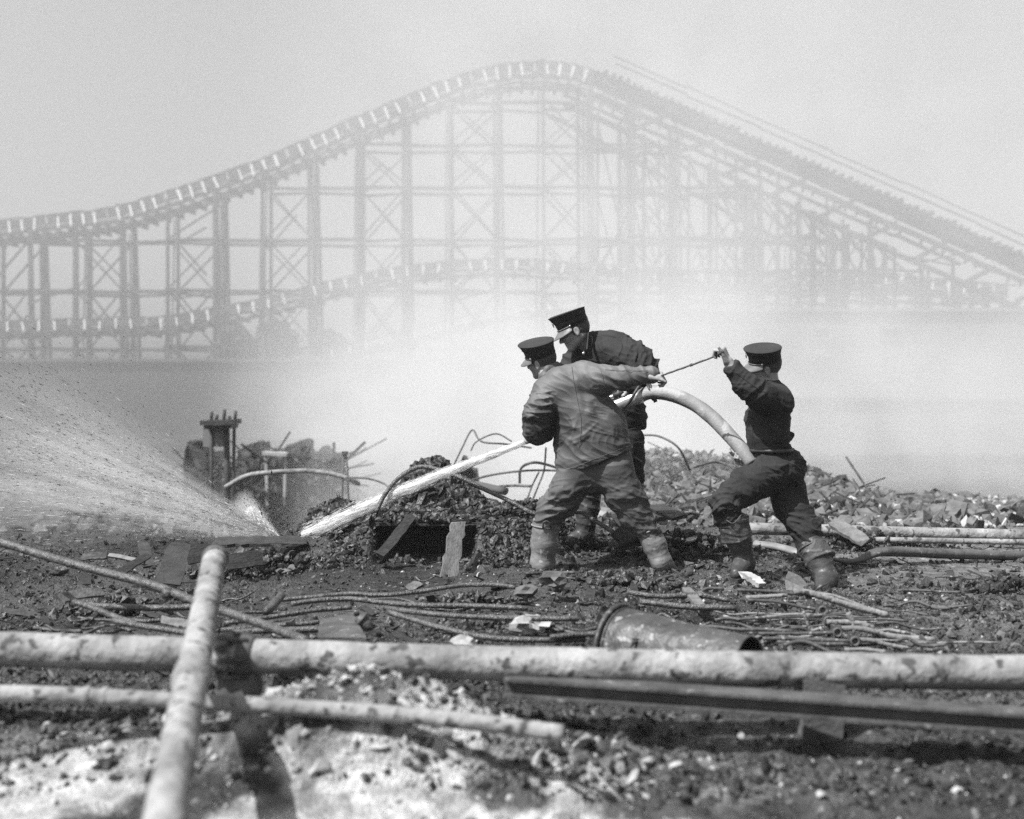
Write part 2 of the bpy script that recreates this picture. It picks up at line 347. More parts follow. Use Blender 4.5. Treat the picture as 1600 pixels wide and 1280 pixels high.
V, F = rocks(*scatter(15000, 10.2, 18.5, far, 0.012, 0.10, 0.44)); tag(obj('brick_rubble', V, F, M['clodmid'], smooth=False), 'grey broken masonry mixed through the far rubble slope', 'rubble', kind='stuff')
n = 1700; xx = rng.normal(-0.30, 0.42, n); yy = rng.normal(3.66, 0.15, n)
V, F = rocks(xx, yy, 0.003*(11**(rng.random(n)**4.5)), sink=.45); tag(obj('plaster_rubble', V, F, M['chip'], smooth=False), 'white crumbled plaster heaped in front of the thick pipe', 'rubble', kind='stuff')
n = 700; xx = -2+4.5*rng.random(n); yy = 3.25+0.85*rng.random(n)
V, F = rocks(xx, yy, 0.003*(6**(rng.random(n)**4)), sink=.45); tag(obj('plaster_rubble', V, F, M['chip'], smooth=False), 'pale chips strewn along the nearest ground under the pipes', 'rubble', kind='stuff')
n = 420; xx = -1.0+3.6*rng.random(n); yy = 4.7+4*rng.random(n)
V, F = rocks(xx, yy, 0.006*(3.2**(rng.random(n)**2))); tag(obj('pale_chips', V, F, M['chip'], smooth=False), 'scattered white chips speckling the dark mud', 'rubble', kind='stuff')
n = 900; xx = 3.0+1.1*rng.normal(size=n)*.7; yy = 15.2+.5*rng.normal(size=n)
V, F = rocks(xx, yy, .02*(5**(rng.random(n)**1.6)), lift=.02); tag(obj('clod_heap', V, F, M['clod'], smooth=False), 'dark burnt heap along the top of the far slope at right', 'rubble', kind='stuff')
n = 2600; xx = .1+2.6*rng.random(n); yy = 6.2+3.2*rng.random(n)
V, F = rocks(xx, yy, 0.008*(5**(rng.random(n)**2.4)), sink=.4); tag(obj('rubble', V, F, M['clod'], smooth=False), 'rough dark clumps heaped round the feet of the men', 'rubble', kind='stuff')
for hx, hy, hw_, hh, nn_ in ((-1.75, 7.9, .34, .16, 700), (-.25, 6.45, .22, .08, 350), (1.25, 8.5, .42, .17, 900), (2.75, 8.9, .4, .13, 600), (.75, 7.0, .22, .07, 350), (-2.3, 6.6, .3, .08, 400), (.25, 8.6, .4, .16, 800), (3.0, 7.0, .3, .08, 400)):
    xx = hx+hw_*rng.normal(size=nn_)*.6; yy = hy+.6*hw_*rng.normal(size=nn_)*.6; pk_ = hh*np.exp(-(((xx-hx)/hw_)**2+((yy-hy)/(.6*hw_))**2))
    s_ = .008*(5**(rng.random(nn_)**2)); V, F = rocks(xx, yy, s_); V[:, 2] += np.repeat(pk_*rng.random(nn_)**.4, 12); tag(obj('debris_heap', V, F, M['clod'], smooth=False), 'small heap of black cinders and clods on the mud', 'rubble', kind='stuff')
# clods heaped on the mound
n = 1400; xx = rng.normal(-0.62, 0.22, n); yy = rng.normal(8.98, 0.16, n)
V, F = rocks(xx, yy, 0.012*(5**(rng.random(n)**1.7)), big=True); tag(obj('clod_heap', V, F, M['clod'], smooth=False), 'heap of dark clods crowning the mound left of the men', 'rubble', kind='stuff')
n = 1500; xx = -1.6+2.0*rng.random(n); yy = rng.normal(9.0, 0.22, n)
V, F = rocks(xx, yy, 0.01*(4**(rng.random(n)**1.8))); tag(obj('clod_heap', V, F, M['clod'], smooth=False), 'crumbly ridge of dark clods along the top of the bank', 'rubble', kind='stuff')

n = 3800; xx = -1.35+1.6*rng.random(n); yy = 7.75+1.2*rng.random(n); k = ~((xx > -1.0) & (xx < -.32) & (yy < 8.2)); xx = xx[k]; yy = yy[k]
V, F = rocks(xx, yy, 0.007*(5**(rng.random(len(xx))**1.8)), lift=0.004); tag(obj('clod_heap', V, F, M['clod'], smooth=False), 'crumbling dark clods down the front face of the bank', 'rubble', kind='stuff')
n = 1100; yy = 4.6*(2.1**rng.random(n)); xx = (rng.random(n)*2-1)*.5*yy; a = rng.random(n)*math.pi; L_ = .02+.10*rng.random(n)**3; D_ = np.stack([np.cos(a), np.sin(a), .25*rng.normal(size=n)], 1); P_ = np.stack([xx, yy, ground_z(xx, yy)+.008], 1); W_ = (.0015+.006*rng.random(n)**2)
S_ = np.cross(D_, [0, 0, 1.]); U_ = np.cross(S_, D_); V = np.stack([P_+D_*L_[:, None]*i+S_*W_[:, None]*j+U_*W_[:, None]*k*.6 for i in (-1, 1) for j, k in ((-1, -1), (1, -1), (.8, 1), (-.9, 1))], 1).reshape(-1, 3)
Fq = np.array([(0, 1, 2, 3), (7, 6, 5, 4), (0, 4, 5, 1), (1, 5, 6, 2), (2, 6, 7, 3), (3, 7, 4, 0)]); F = (Fq[None]+(np.arange(n)*8)[:, None, None]).reshape(-1, 4); tag(obj('splinters', V, F, M['char'], smooth=False), 'splinters of charred lath and wire strewn over the mud', 'debris', kind='stuff')
n = 260; yy = 10.5+7*rng.random(n); xx = .3+rng.random(n)*(.33*yy-.3); a = rng.random(n)*math.pi
S_ = [beam(np.array([xx[i], yy[i], ground_z(xx[i:i+1], yy[i:i+1])[0]+.03]), np.array([xx[i]+math.cos(a[i])*(.1+.35*rng.random()), yy[i]+.2*math.sin(a[i]), ground_z(xx[i:i+1], yy[i:i+1])[0]+.03+.14*rng.random()]), .012+.03*rng.random(), .012) for i in range(n)]
V, F = merge(*S_); tag(obj('splinters', V, F, M['char'], smooth=False), 'bent sticks and laths poking out of the far rubble slope', 'debris', kind='stuff')
# ------------------------------------------------------------ air
def volume_mat(name, dens, aniso=0.0, col_=1.0):
    m = bpy.data.materials.new(name); m.use_nodes = True; t = m.node_tree; t.nodes.clear(); o = t.nodes.new('ShaderNodeOutputMaterial'); v = t.nodes.new('ShaderNodeVolumePrincipled')
    v.inputs['Color'].default_value = (col_, col_, col_, 1); v.inputs['Density'].default_value = dens; v.inputs['Anisotropy'].default_value = aniso
    t.links.new(v.outputs[0], o.inputs['Volume']); return m, t, v
hz, t_, v_ = volume_mat('thin_pale_haze', 0.0012, 0.0, 0.95)
V, F = box(np.array([0, 45.0, 14.25]), (150, 120, 33.5)); h_ = obj('haze', V, F, hz, smooth=False, loc=(0, 0, 0)); tag(h_, 'thin smoke haze filling the air over the whole site', 'haze', kind='stuff')

def math_(t, op, a, b=None, c=None, clamp=False):
    n = t.nodes.new('ShaderNodeMath'); n.operation = op; n.use_clamp = clamp
    for i, q in enumerate((a, b, c)):
        if q is None: continue
        if isinstance(q, (int, float)): n.inputs[i].default_value = q
        else: t.links.new(q, n.inputs[i])
    return n.outputs[0]
def ramp(t, val, a, b, lo=0.0, hi=1.0, smooth=True):
    n = t.nodes.new('ShaderNodeMapRange'); n.interpolation_type = 'SMOOTHSTEP' if smooth else 'LINEAR'; t.links.new(val, n.inputs[0])
    n.inputs[1].default_value = a; n.inputs[2].default_value = b; n.inputs[3].default_value = lo; n.inputs[4].default_value = hi; return n.outputs[0]
sm, t, v = volume_mat('white_smoke', 0.1, 0.0, 1.0)
tc = t.nodes.new('ShaderNodeTexCoord'); sx = t.nodes.new('ShaderNodeSeparateXYZ'); t.links.new(tc.outputs['Object'], sx.inputs[0])
ns = t.nodes.new('ShaderNodeTexNoise'); ns.inputs['Scale'].default_value = 0.26; ns.inputs['Detail'].default_value = 4; ns.inputs['Distortion'].default_value = 1.2; t.links.new(tc.outputs['Object'], ns.inputs['Vector'])
ns2 = t.nodes.new('ShaderNodeTexNoise'); ns2.inputs['Scale'].default_value = 0.8; ns2.inputs['Detail'].default_value = 3; ns2.inputs['Distortion'].default_value = 0.8; t.links.new(tc.outputs['Object'], ns2.inputs['Vector'])
x_, y_, z_ = sx.outputs
u_ = math_(t, 'DIVIDE', x_, math_(t, 'ADD', y_, 6.0))                 # the plume drifts off to the right as it goes back
dx = math_(t, 'MULTIPLY', ramp(t, u_, -0.24, 0.02, 0.0, 1.0), ramp(t, u_, 0.12, 0.34, 1.0, 0.5))
low = ramp(t, z_, -1.5, 5.4, 1.0, 0.0); high = ramp(t, z_, 2.0, 24.0, 0.16, 0.04)
dz = math_(t, 'ADD', low, high); nn = ramp(t, ns.outputs[0], 0.34, 0.66, 0.10, 2.0)
yf = ramp(t, y_, 17, 26)
dens = math_(t, 'MULTIPLY', math_(t, 'MULTIPLY', math_(t, 'MULTIPLY', dx, dz), nn), yf); dens = math_(t, 'ADD', dens, math_(t, 'MULTIPLY', ramp(t, z_, 0, 8, .06, .10), yf))
pit2 = math_(t, 'MULTIPLY', math_(t, 'MULTIPLY', ramp(t, z_, -0.5, 1.6, 1.0, 0.0), ramp(t, ns2.outputs[0], 0.36, 0.62, 0.3, 1.0)), math_(t, 'MULTIPLY', math_(t, 'MULTIPLY', ramp(t, y_, 13.0, 15.5), ramp(t, y_, 18, 24, 1, 0)), math_(t, 'MULTIPLY', ramp(t, u_, -.02, .02), ramp(t, u_, .15, .20, 1, 0))))
pit = math_(t, 'MULTIPLY', math_(t, 'MULTIPLY', ramp(t, z_, -1.2, 0.9, 1.0, 0.0), ramp(t, ns2.outputs[0], 0.42, 0.68, 0.0, 1.0)), math_(t, 'MULTIPLY', math_(t, 'MULTIPLY', ramp(t, y_, 10.2, 11.5), ramp(t, y_, 16, 22, 1, 0)), math_(t, 'MULTIPLY', ramp(t, u_, -.16, -.08), ramp(t, u_, .0, .06, 1, 0))))
t.links.new(math_(t, 'ADD', math_(t, 'MULTIPLY', dens, 0.125), math_(t, 'ADD', math_(t, 'MULTIPLY', pit, 0.30), math_(t, 'MULTIPLY', pit2, 0.16))), v.inputs['Density'])
V, F = box(np.array([5.0, 34.0, 12.0]), (122, 48, 26.6)); s_ = obj('smoke', V, F, sm, smooth=False, loc=(0, 0, 0)); tag(s_, 'white smoke drifting low behind the men and up through the trestle', 'smoke', kind='stuff')
# ------------------------------------------------------------ roller coaster trestle, far behind
def curve(L, d):
    P = np.array([[x, y] for x, y in L], float)
    def f(px): return W(px, np.interp(px, P[:, 0], P[:, 1]), d)
    return f
def smoothline(L):
    Q = crom([np.array([x, y, 0.]) for x, y in L], 6); return [(q[0], q[1]) for q in Q]
GZ = -1.5
_bar = barobj
def barobj(name, p0, p1, w, h, mat, parent, hint=(0, 0, 1)):
    """timbers are never quite straight or alike"""
    j = .07 if name in ('brace', 'beam') else .035
    p0 = np.array(p0, float)+j*rng.normal(size=3)*[1, .3, 1]; p1 = np.array(p1, float)+j*rng.normal(size=3)*[1, .3, 1]
    if name in ('brace',) and rng.random() < .07: p1 = p0+(p1-p0)*.6
    return _bar(name, p0, p1, w*(.85+.35*rng.random()), h*(.85+.35*rng.random()), mat, parent, hint)
rc = thing('roller_coaster', (0, 70, GZ), 'tall timber coaster trestle with climbing track, pale in the smoke behind everything', 'roller coaster')
up_pts = smoothline([(-60, 372), (20, 364), (105, 354), (180, 345), (260, 322), (340, 295), (415, 268), (485, 238), (560, 205), (620, 180), (690, 150), (760, 128), (830, 118), (900, 124), (960, 148), (1040, 190), (1160, 262), (1260, 320), (1360, 380), (1480, 440), (1640, 500)])
lo_pts = smoothline([(-60, 520), (120, 515), (260, 511), (340, 497), (415, 482), (500, 460), (560, 447), (640, 432), (720, 424), (800, 421), (900, 428), (1000, 435), (1150, 442), (1250, 438), (1345, 440), (1450, 452), (1640, 470)])
low_pts = smoothline([(440, 575), (540, 552), (620, 536), (700, 516), (770, 498), (860, 486), (980, 480)])
UP = curve(up_pts, 70.0); LO = curve(lo_pts, 67.0); LW = curve(low_pts, 64.5)
cols = [-22, 46, 118, 190, 262, 336, 410, 484, 560, 632, 705, 778, 850, 922, 990, 1056, 1120, 1186, 1250, 1316, 1382, 1450, 1520, 1590]
levels = [0.6, 3.4, 6.9, 10.0, 13.2, 15.8, 18.4]; rowsY = (0.0, 2.3)
T = M['timber']
for i, c in enumerate(cols):
    p = UP(c); top = p[2]; thick = .15+.08*(i % 3 == 2)
    for ry in rowsY:
        q = W(c, 0, 70.0)[0]
        barobj('column', (q, 70+ry, GZ), (q+.0, 70+ry, top+(.45 if ry == 0 else -.1)), thick, .30, T, rc, (0, 1, 0))
        barobj('column', (q-.5+.3*(i % 2), 71+ry*.6, GZ), (q-.3, 71+ry*.6, top-.5), .07, .09, T, rc, (0, 1, 0))
        if i % 2: barobj('column', (q+.45, 70+ry, GZ), (q+.12, 70+ry, top-.3), .16, .2, T, rc, (0, 1, 0))
    if i+1 < len(cols):
        q2 = W(cols[i+1], 0, 70.0)[0]; t2 = UP(cols[i+1])[2]; tm = min(top, t2)
        for ry in rowsY:
            prev = GZ
            for L in levels:
                if L > tm-.4: break
                barobj('beam', (q, 70+ry+.16, L), (q2, 70+ry+.16, L-.03), .12, .20 if ry == 0 else .15, T, rc)
                if i % 2 == 0:
                    barobj('brace', (q, 70+ry-.18, prev), (q2, 70+ry-.18, L), .08, .12, T, rc, (0, 1, 0)); barobj('brace', (q, 70+ry+.05, L), (q2, 70+ry+.05, prev), .09, .17, T, rc, (0, 1, 0))
                prev = L
            if i % 2 == 0 and tm-prev > 1.2: barobj('brace', (q, 70+ry-.18, prev), (q2, 70+ry-.18, tm-.3), .09, .15, T, rc, (0, 1, 0))
        if i % 3 == 1 and tm > 9: barobj('brace', (q, 69.8, 6.2), (q2, 69.8, 7.0), .09, .16, T, rc, (0, 1, 0))
def track(f, x0, x1, step, sc, dpt, posts=True, width=2.3, joists=True, dark=True):
    x = x0; k = 0
    while x < x1:
        a = f(x); b = f(x+step); m = f(x+step*.22); u = (b-a)/np.linalg.norm(b-a); nrm = np.array([-u[2], 0, u[0]])
        if dark:
            for ry in (-.15,): barobj('fence_panel', m+nrm*.52*sc+[0, ry, 0], b+nrm*.52*sc+[0, ry, 0], .06, .55*sc, M['track'], rc); barobj('fence_rail', a+nrm*.24*sc+[0, ry, 0], b+nrm*.24*sc+[0, ry, 0], .06, .10*sc, M['track'], rc)
        if posts and k % 5 not in (2,): barobj('white_post', a+u*.10-nrm*.02+[0, -.22, 0], a+u*.10+nrm*.66*sc+[0, -.22, 0], .11*sc, .05, M['whitewood'], rc, (0, 1, 0))
        barobj('stringer', a, b, .25, .26*sc, M['track'], rc); barobj('stringer', a+[0, width, 0]-nrm*.1, b+[0, width, 0]-nrm*.1, .2, .3*sc, M['track'], rc)
        if k % 2 == 0: barobj('stringer', a-nrm*.38*sc, f(x+2*step)-nrm*.38*sc, .14, .12*sc, M['track'], rc)
        barobj('top_rail', a+nrm*.80*sc+[0, -.15, 0], b+nrm*.80*sc+[0, -.15, 0], .08, .09*sc, M['track'], rc)
        if joists: barobj('joist', a-nrm*.30*sc+[0, -.5, 0], a-nrm*.30*sc+[0, width+.4, 0], .16, .30*sc, M['track'], rc); barobj('bracket', a-nrm*.2*sc+[0, -.4, 0], a-nrm*.62*sc+[0, -.4, 0], .12, .12, M['track'], rc, (0, 1, 0))
        x += step; k += 1
track(UP, -60, 1000, 19, 1.0, 70); track(LO, -60, 1560, 24, .78, 67); track(LW, 440, 960, 26, .6, 64.5, dark=False)
for c in cols[::1]:
    p = LO(c); barobj('column', (p[0], 67.1, GZ), (p[0], 67.1, p[2]), .2, .2, T, rc, (0, 1, 0)); barobj('column', (p[0], 69.2, GZ), (p[0], 69.2, p[2]-.1), .2, .2, T, rc, (0, 1, 0))

ri = thing('coaster_incline', (20, 54, GZ), 'steep timber incline with heavy top chord descending right across the upper right', 'roller coaster')
def seg(name, a, b, w, h, d=54.0, mat=None, par=ri, n=1):
    A_, B_ = W(a[0], a[1], d), W(b[0], b[1], d)
    for i in range(n): barobj(name, A_+(B_-A_)*i/n, A_+(B_-A_)*(i+1)/n, w, h, mat or M['timber'], par)
d_ = 54.0
seg('top_chord', (930, 118), (1640, 428), .5, .46, n=12); seg('top_chord', (930, 130), (1640, 442), .5, .2, d=56.2, n=12)
seg('handrail', (960, 100), (1640, 400), .05, .06, n=6); seg('handrail', (960, 88), (1640, 385), .05, .05, n=6); seg('chord', (930, 148), (1640, 458), .25, .20, n=6); seg('chord', (880, 160), (1640, 505), .25, .20, n=6); seg('chord', (880, 148), (1500, 412), .25, .12, d=56.5, n=6)
seg('chord', (860, 180), (1300, 420), .2, .15, d=57.0, n=4)
yt = lambda x: 118+(x-930)*310/710.; yc = lambda x: 160+(x-880)*345/760.
for k, x in enumerate(np.arange(945, 1640, 11.5)): barobj('cross_tie', W(x, yt(x)-9, 54)+[0, -.45, 0], W(x, yt(x)-9, 54)+[0, 2.6, 0], .17, .16, M['track'], ri)
for k, x in enumerate(np.arange(950, 1640, 17)):
    if k % 4: barobj('bracket', W(x, yt(x)+26, 54.4), W(x-4, yt(x)+40, 54.4), .10, .12, M['timber'], ri, (0, 1, 0))
cx = [905, 932, 968, 982, 1006, 1030, 1048, 1075, 1108, 1150, 1166, 1184, 1214, 1245, 1270, 1292, 1322, 1346, 1362, 1400, 1440, 1490, 1540, 1590]
for k, x in enumerate(cx):
    thick = (.17, .12, .24, .10)[k % 4]; dd_ = 54.0+(k % 3)*1.3; p = W(x, yc(x)+(-8 if k % 3 else -35), dd_); barobj('column', (p[0], dd_, GZ), p, thick, thick, T, ri, (0, 1, 0))
    if k+2 < len(cx):
        x2 = cx[k+2]; top = p[2]
        for L in (5.2, 6.6, 8.2, 10.4, 12.4):
            if L < W(x2, yc(x2), dd_)[2]: barobj('beam', (p[0], dd_+.1, L), (W(x2, 0, dd_)[0], dd_+.1, L-.05), .08, .10+.05*(k % 2), T, ri)
        barobj('brace', W(x, yc(x), dd_), (W(x2, 0, dd_)[0], dd_, 6.0+(k % 3)), .07, .12, T, ri, (0, 1, 0)); barobj('brace', (p[0], dd_+.2, 5.0+(k % 2)), (W(x2, 0, dd_)[0], dd_+.2, min(8.5+(k % 3), W(x2, yc(x2), dd_)[2])), .07, .12, T, ri, (0, 1, 0))
for x in range(1040, 1640, 74): seg('brace', (x, yt(x)+20), (x-62, yc(x-62)+4), .2, .20)
for x in range(1000, 1360, 52): seg('brace', (x, yc(x)+4), (x+66, yc(x+66)+42), .12, .14)

# ------------------------------------------------------------ buildings, trees behind
def bld(name, label, x0, x1, ytop, d, dep, mat, cat='building'):
    t_ = thing(name, (W((x0+x1)/2, 0, d)[0], d, GZ), label, cat); a = W(x0, ytop, d); b = W(x1, ytop, d); z1 = a[2]
    V, F = box(np.array([(a[0]+b[0])/2, d+dep/2, (z1+GZ)/2]), (b[0]-a[0], dep, z1-GZ)); obj('wall', V, F, mat, t_, smooth=False)
    V, F = box(np.array([(a[0]+b[0])/2, d+dep/2, z1+.06]), (b[0]-a[0]+.4, dep+.4, .16)); obj('roof', V, F, M['bldgdk'] if mat is M['bldgdk'] else M['bldglt'], t_, smooth=False); return t_
def opening(t_, x0, x1, y0, y1, d, name='window'):
    a = W(x0, y0, d-.03); b = W(x1, y1, d-.03); c = (a+b)/2; w = b[0]-a[0]; h = a[2]-b[2]
    fr = [beam([a[0]-.06, d-.05, a[2]], [b[0]+.06, d-.05, a[2]], .1, .12), beam([a[0]-.1, d-.06, b[2]], [b[0]+.1, d-.06, b[2]], .14, .12), beam([a[0], d-.05, a[2]], [a[0], d-.05, b[2]], .12, .1, (0, 1, 0)), beam([b[0], d-.05, a[2]], [b[0], d-.05, b[2]], .12, .1, (0, 1, 0)), beam([c[0], d-.045, a[2]], [c[0], d-.045, b[2]], .07, .06, (0, 1, 0))]
    V, F = merge(*fr); f = obj(name, V, F, M['bldglt'], t_, smooth=False); V, F = box(np.array([c[0], d-.02, c[2]]), (w, .03, h)); obj('pane' if name == 'window' else 'panel', V, F, M['winglass'], f, smooth=False)
lb = bld('low_building', 'long low dark building with a flat roof across the left background', -420, 735, 565, 58, 10, M['bldgdk'])
opening(lb, 575, 602, 622, 690, 58, 'door')
rb = bld('pale_building', 'two storey pale building with small dark windows behind the striding man', 985, 1800, 487, 50, 3.2, M['bldglt'])
V = np.array([W(905, 520, 50), W(985, 487, 50), W(985, 700, 50), W(905, 700, 50)]); V[2:, 2] = GZ; V2 = V+[0, 3, 0]; obj('gable_end', np.concatenate([V, V2]), [[3, 2, 1, 0], [4, 5, 6, 7], [0, 1, 5, 4], [0, 4, 7, 3]], M['bldglt'], rb, smooth=False)
for x in (1165, 1271, 1377): opening(rb, x, x+27, 513, 530, 50); opening(rb, x, x+27, 555, 586, 50)
an = bld('lean_to', 'long pale single storey annexe in front of the pale building', 930, 1800, 626, 45, 4.5, M['bldglt'])
pv = thing('pavilion', (W(372, 0, 74)[0], 74, GZ), 'small pointed pavilion roof seen through the trestle', 'pavilion'); a = W(372, 498, 74); r = 1.5
V = [a]+[W(x, 545, 74)+[0, q, 0] for x, q in ((342, -1), (402, -1), (402, 2), (342, 2))]; obj('roof', V, [[0, 1, 2], [0, 2, 3], [0, 3, 4], [0, 4, 1], [4, 3, 2, 1]], M['track'], pv, smooth=False)
V, F = box(np.array([a[0], 74.5, (W(0, 545, 74)[2]+GZ)/2]), (2.0, 2.2, W(0, 545, 74)[2]-GZ)); obj('wall', V, F, M['bldgdk'], pv, smooth=False)
def bush(px, py, d, w, h, label, name='tree'):
    t_ = thing(name, (W(px, 0, d)[0], d, GZ), label, 'tree', 'trees behind the trestle'); c = W(px, py, d); n = 1400
    q = rng.normal(size=(n, 3)); q /= np.linalg.norm(q, axis=1)[:, None]; q *= (.35+.65*rng.random(n)[:, None]**.5); q[:, 2] = np.where(q[:, 2] > 0, q[:, 2]*(1-np.abs(q[:, 0])*.4), q[:, 2]); P = c+q*np.array([w, w, h]); P += .35*rng.normal(size=(n, 3))*w*.3
    R = randrot(n); s_ = .13+.12*rng.random(n); tri = np.array([[-1, -.5, 0], [1, -.5, 0], [.1, .9, .15], [-.4, .6, -.2]]); V = np.einsum('vi,nij->nvj', tri, R)*s_[:, None, None]+P[:, None, :]
    obj('crown', V.reshape(-1, 3), np.arange(n*4).reshape(-1, 4), M['foliage'], t_, smooth=False)
    V, F = tube([[c[0], d, GZ-.1], [c[0]+.1, d, (c[2]+GZ)/2], [c[0], d, c[2]]], [.22, .16, .08], 7); obj('trunk', V, F, M['timber'], t_)
bush(430, 545, 76, 1.5, 2.2, 'narrow dark tree behind the trestle, left of two'); bush(519, 552, 76, 1.3, 1.5, 'small rounded tree behind the trestle, above the dark roof')

# ------------------------------------------------------------ burnt remains in the pit on the left
def gz(x, y): return float(ground_z(np.array([x]), np.array([y]))[0])
d = 20.0; st = thing('burnt_stand', (W(346, 0, d)[0], d, GZ), 'charred platform on posts with five stub uprights, left in the spray', 'ruined stand')
V, F = merge(beam(W(322, 660, d), W(369, 659, d), .8, .08), beam(W(324, 667, d), W(367, 666, d), .5, .06)); obj('platform', V, F, M['char'], st, smooth=False)
for x, y in ((330, 643), (338, 648), (350, 640), (358, 650), (367, 642)): V, F = tube([W(x, 659, d), W(x+1, y, d)], .03, 6); obj('upright', V, F, M['char'], st)
for x, x2, w in ((354, 356, .055), (330, 331, .03), (366, 364, .03)): V, F = tube([W(x, 665, d), [W(x2, 0, d)[0], d, GZ-.05]], w, 8); obj('post', V, F, M['char'], st)
V, F = box(W(334, 683, d+.05), (.36, .06, .34)); tag(obj('pale_board', V, F, M['bldglt'], None, smooth=False), 'pale board standing under the charred platform', 'board')
def ruin(L, d, th, label, name='burnt_wall', cat='ruined wall', mat=None):
    Lj = []
    for (x0, y0), (x1, y1) in zip(L[:-1], L[1:]):
        for t in np.linspace(0, 1, 5)[:-1]: Lj.append((x0+(x1-x0)*t+2.2*rng.normal()*(t > 0), y0+(y1-y0)*t+2.6*rng.normal()*(t > 0)))
    t_ = [W(x, y, d)+np.array([0, .12*rng.normal(), 0]) for x, y in Lj+[L[-1]]]
    V = np.array([p for p in t_]+[np.array([t_[-1][0], d, GZ-.1]), np.array([t_[0][0], d, GZ-.1])]); n = len(V); V2 = V+[0, th, 0]
    F = [list(range(n)), list(range(n, 2*n))[::-1]]+[[(k+1) % n, k, n+k, n+(k+1) % n] for k in range(n)]; o = obj(name, np.concatenate([V, V2]), F, mat or M['char'], None, smooth=False); return tag(o, label, cat)
ruin([(368, 735), (372, 712), (380, 700), (390, 694), (402, 690), (411, 692), (416, 715)], 23, .6, 'jagged charred wall stump just right of the burnt stand')
ruin([(448, 735), (446, 700), (462, 694), (473, 689), (480, 712), (484, 730)], 24, 1.2, 'leaning charred wall block in the pit, right of the jagged stump')
ruin([(416, 715), (430, 700), (448, 703), (450, 722)], 26, .4, 'low broken char wall between two taller stumps')
ruin([(484, 720), (495, 706), (506, 698), (512, 704), (524, 712), (530, 726)], 27, .5, 'spiky burnt remnant at the right end of the pit ruins')
ruin([(286, 740), (292, 690), (300, 694), (318, 686), (322, 704), (330, 708)], 24, .8, 'dark broken wall left of the burnt stand')
n = 1500; q = rng.random(n); xa = 360+175*q; yy = 21+4.5*rng.random(n); topy = 720+9*np.sin(xa*.09)+6*rng.normal(size=n); xx = (xa-800)*yy/FPX; zt = CAM_Z-(topy-HOR)*yy/FPX; zz = GZ+(zt-GZ)*rng.random(n)**.6
V, F = rocks(xx, yy, .03+.14*rng.random(n)**2.5); V[:, 2] += np.repeat(zz-ground_z(xx, yy), 12); tag(obj('ruin_heap', V, F, M['char'], smooth=False), 'jumbled charred wreckage heaped about the broken walls in the pit', 'wreckage', kind='stuff')
n = 120; S_ = []
for i in range(n):
    dd = 21+4*rng.random(); px_ = 300+240*rng.random(); a_ = W(px_, 760-35*rng.random(), dd); S_.append(beam(a_, a_+np.array([.5*rng.normal(), .2*rng.normal(), .25*rng.normal()+.1]), .03+.05*rng.random(), .03))
V, F = merge(*S_); tag(obj('ruin_sticks', V, F, M['char'], smooth=False), 'charred laths and posts sticking out of the wreckage in the pit', 'wreckage', kind='stuff')
V, F = merge(beam(W(412, 708, 21), W(450, 710, 21), .3, .06), beam(W(415, 708, 21), W(418, 790, 21), .05, .05), beam(W(446, 710, 21), W(444, 790, 21), .05, .05)); tag(obj('burnt_bench', V, F, M['chip'], None, smooth=False), 'pale table-like frame standing between the charred walls', 'frame')
n = 2600; xx = -9+8*rng.random(n); yy = 14+14*rng.random(n); V, F = rocks(xx, yy, .05+.25*rng.random(n)**3); tag(obj('pit_rubble', V, F, M['clod'], smooth=False), 'charred rubble covering the low ground left of the mound', 'rubble', kind='stuff')
def pipe(name, L, r, mat, label, cat, seg=12, jit=.05, sub=6, group=None, caps=True, parts=None, flat=1.0):
    P = crom([W(*p) for p in L], sub); V, F = tube(P, r, seg, jit, caps, flat)
    o = obj(name, V, F, mat, None); tag(o, label, cat, group); return o
pipe('curved_hose', [(352, 762, 14), (385, 744, 14), (430, 738, 14), (480, 736, 14), (520, 741, 14), (548, 750, 14), (560, 756, 14.2)], .030, M['palepipe'], 'pale pipe arching over the far debris at the left', 'pipe')
pipe('bent_rod', [(540, 746, 13.8), (575, 748, 13.8), (600, 756, 13.8), (612, 766, 13.6)], .012, M['darkpipe'], 'thin bent rod running right from the small lattice post', 'rod')
lt = thing('lattice_post', tuple(W(539, 780, 14)), 'small iron lattice post standing at the end of the arching pipe', 'post')
for x0, x1 in ((534, 537), (546, 541)): V, F = tube([W(x0, 800, 14), W(x1, 709, 14)], .012, 6); obj('leg', V, F, M['darkpipe'], lt)
for k in range(8): V, F = tube([W(534+k*.4, 748-k*5, 14), W(546-k*.6, 744-k*5, 14)], .009, 5); obj('lattice_bar', V, F, M['darkpipe'], lt)
V, F = box(W(539, 708, 14), (.07, .07, .04)); obj('head_plate', V, F, M['darkpipe'], lt, smooth=False)
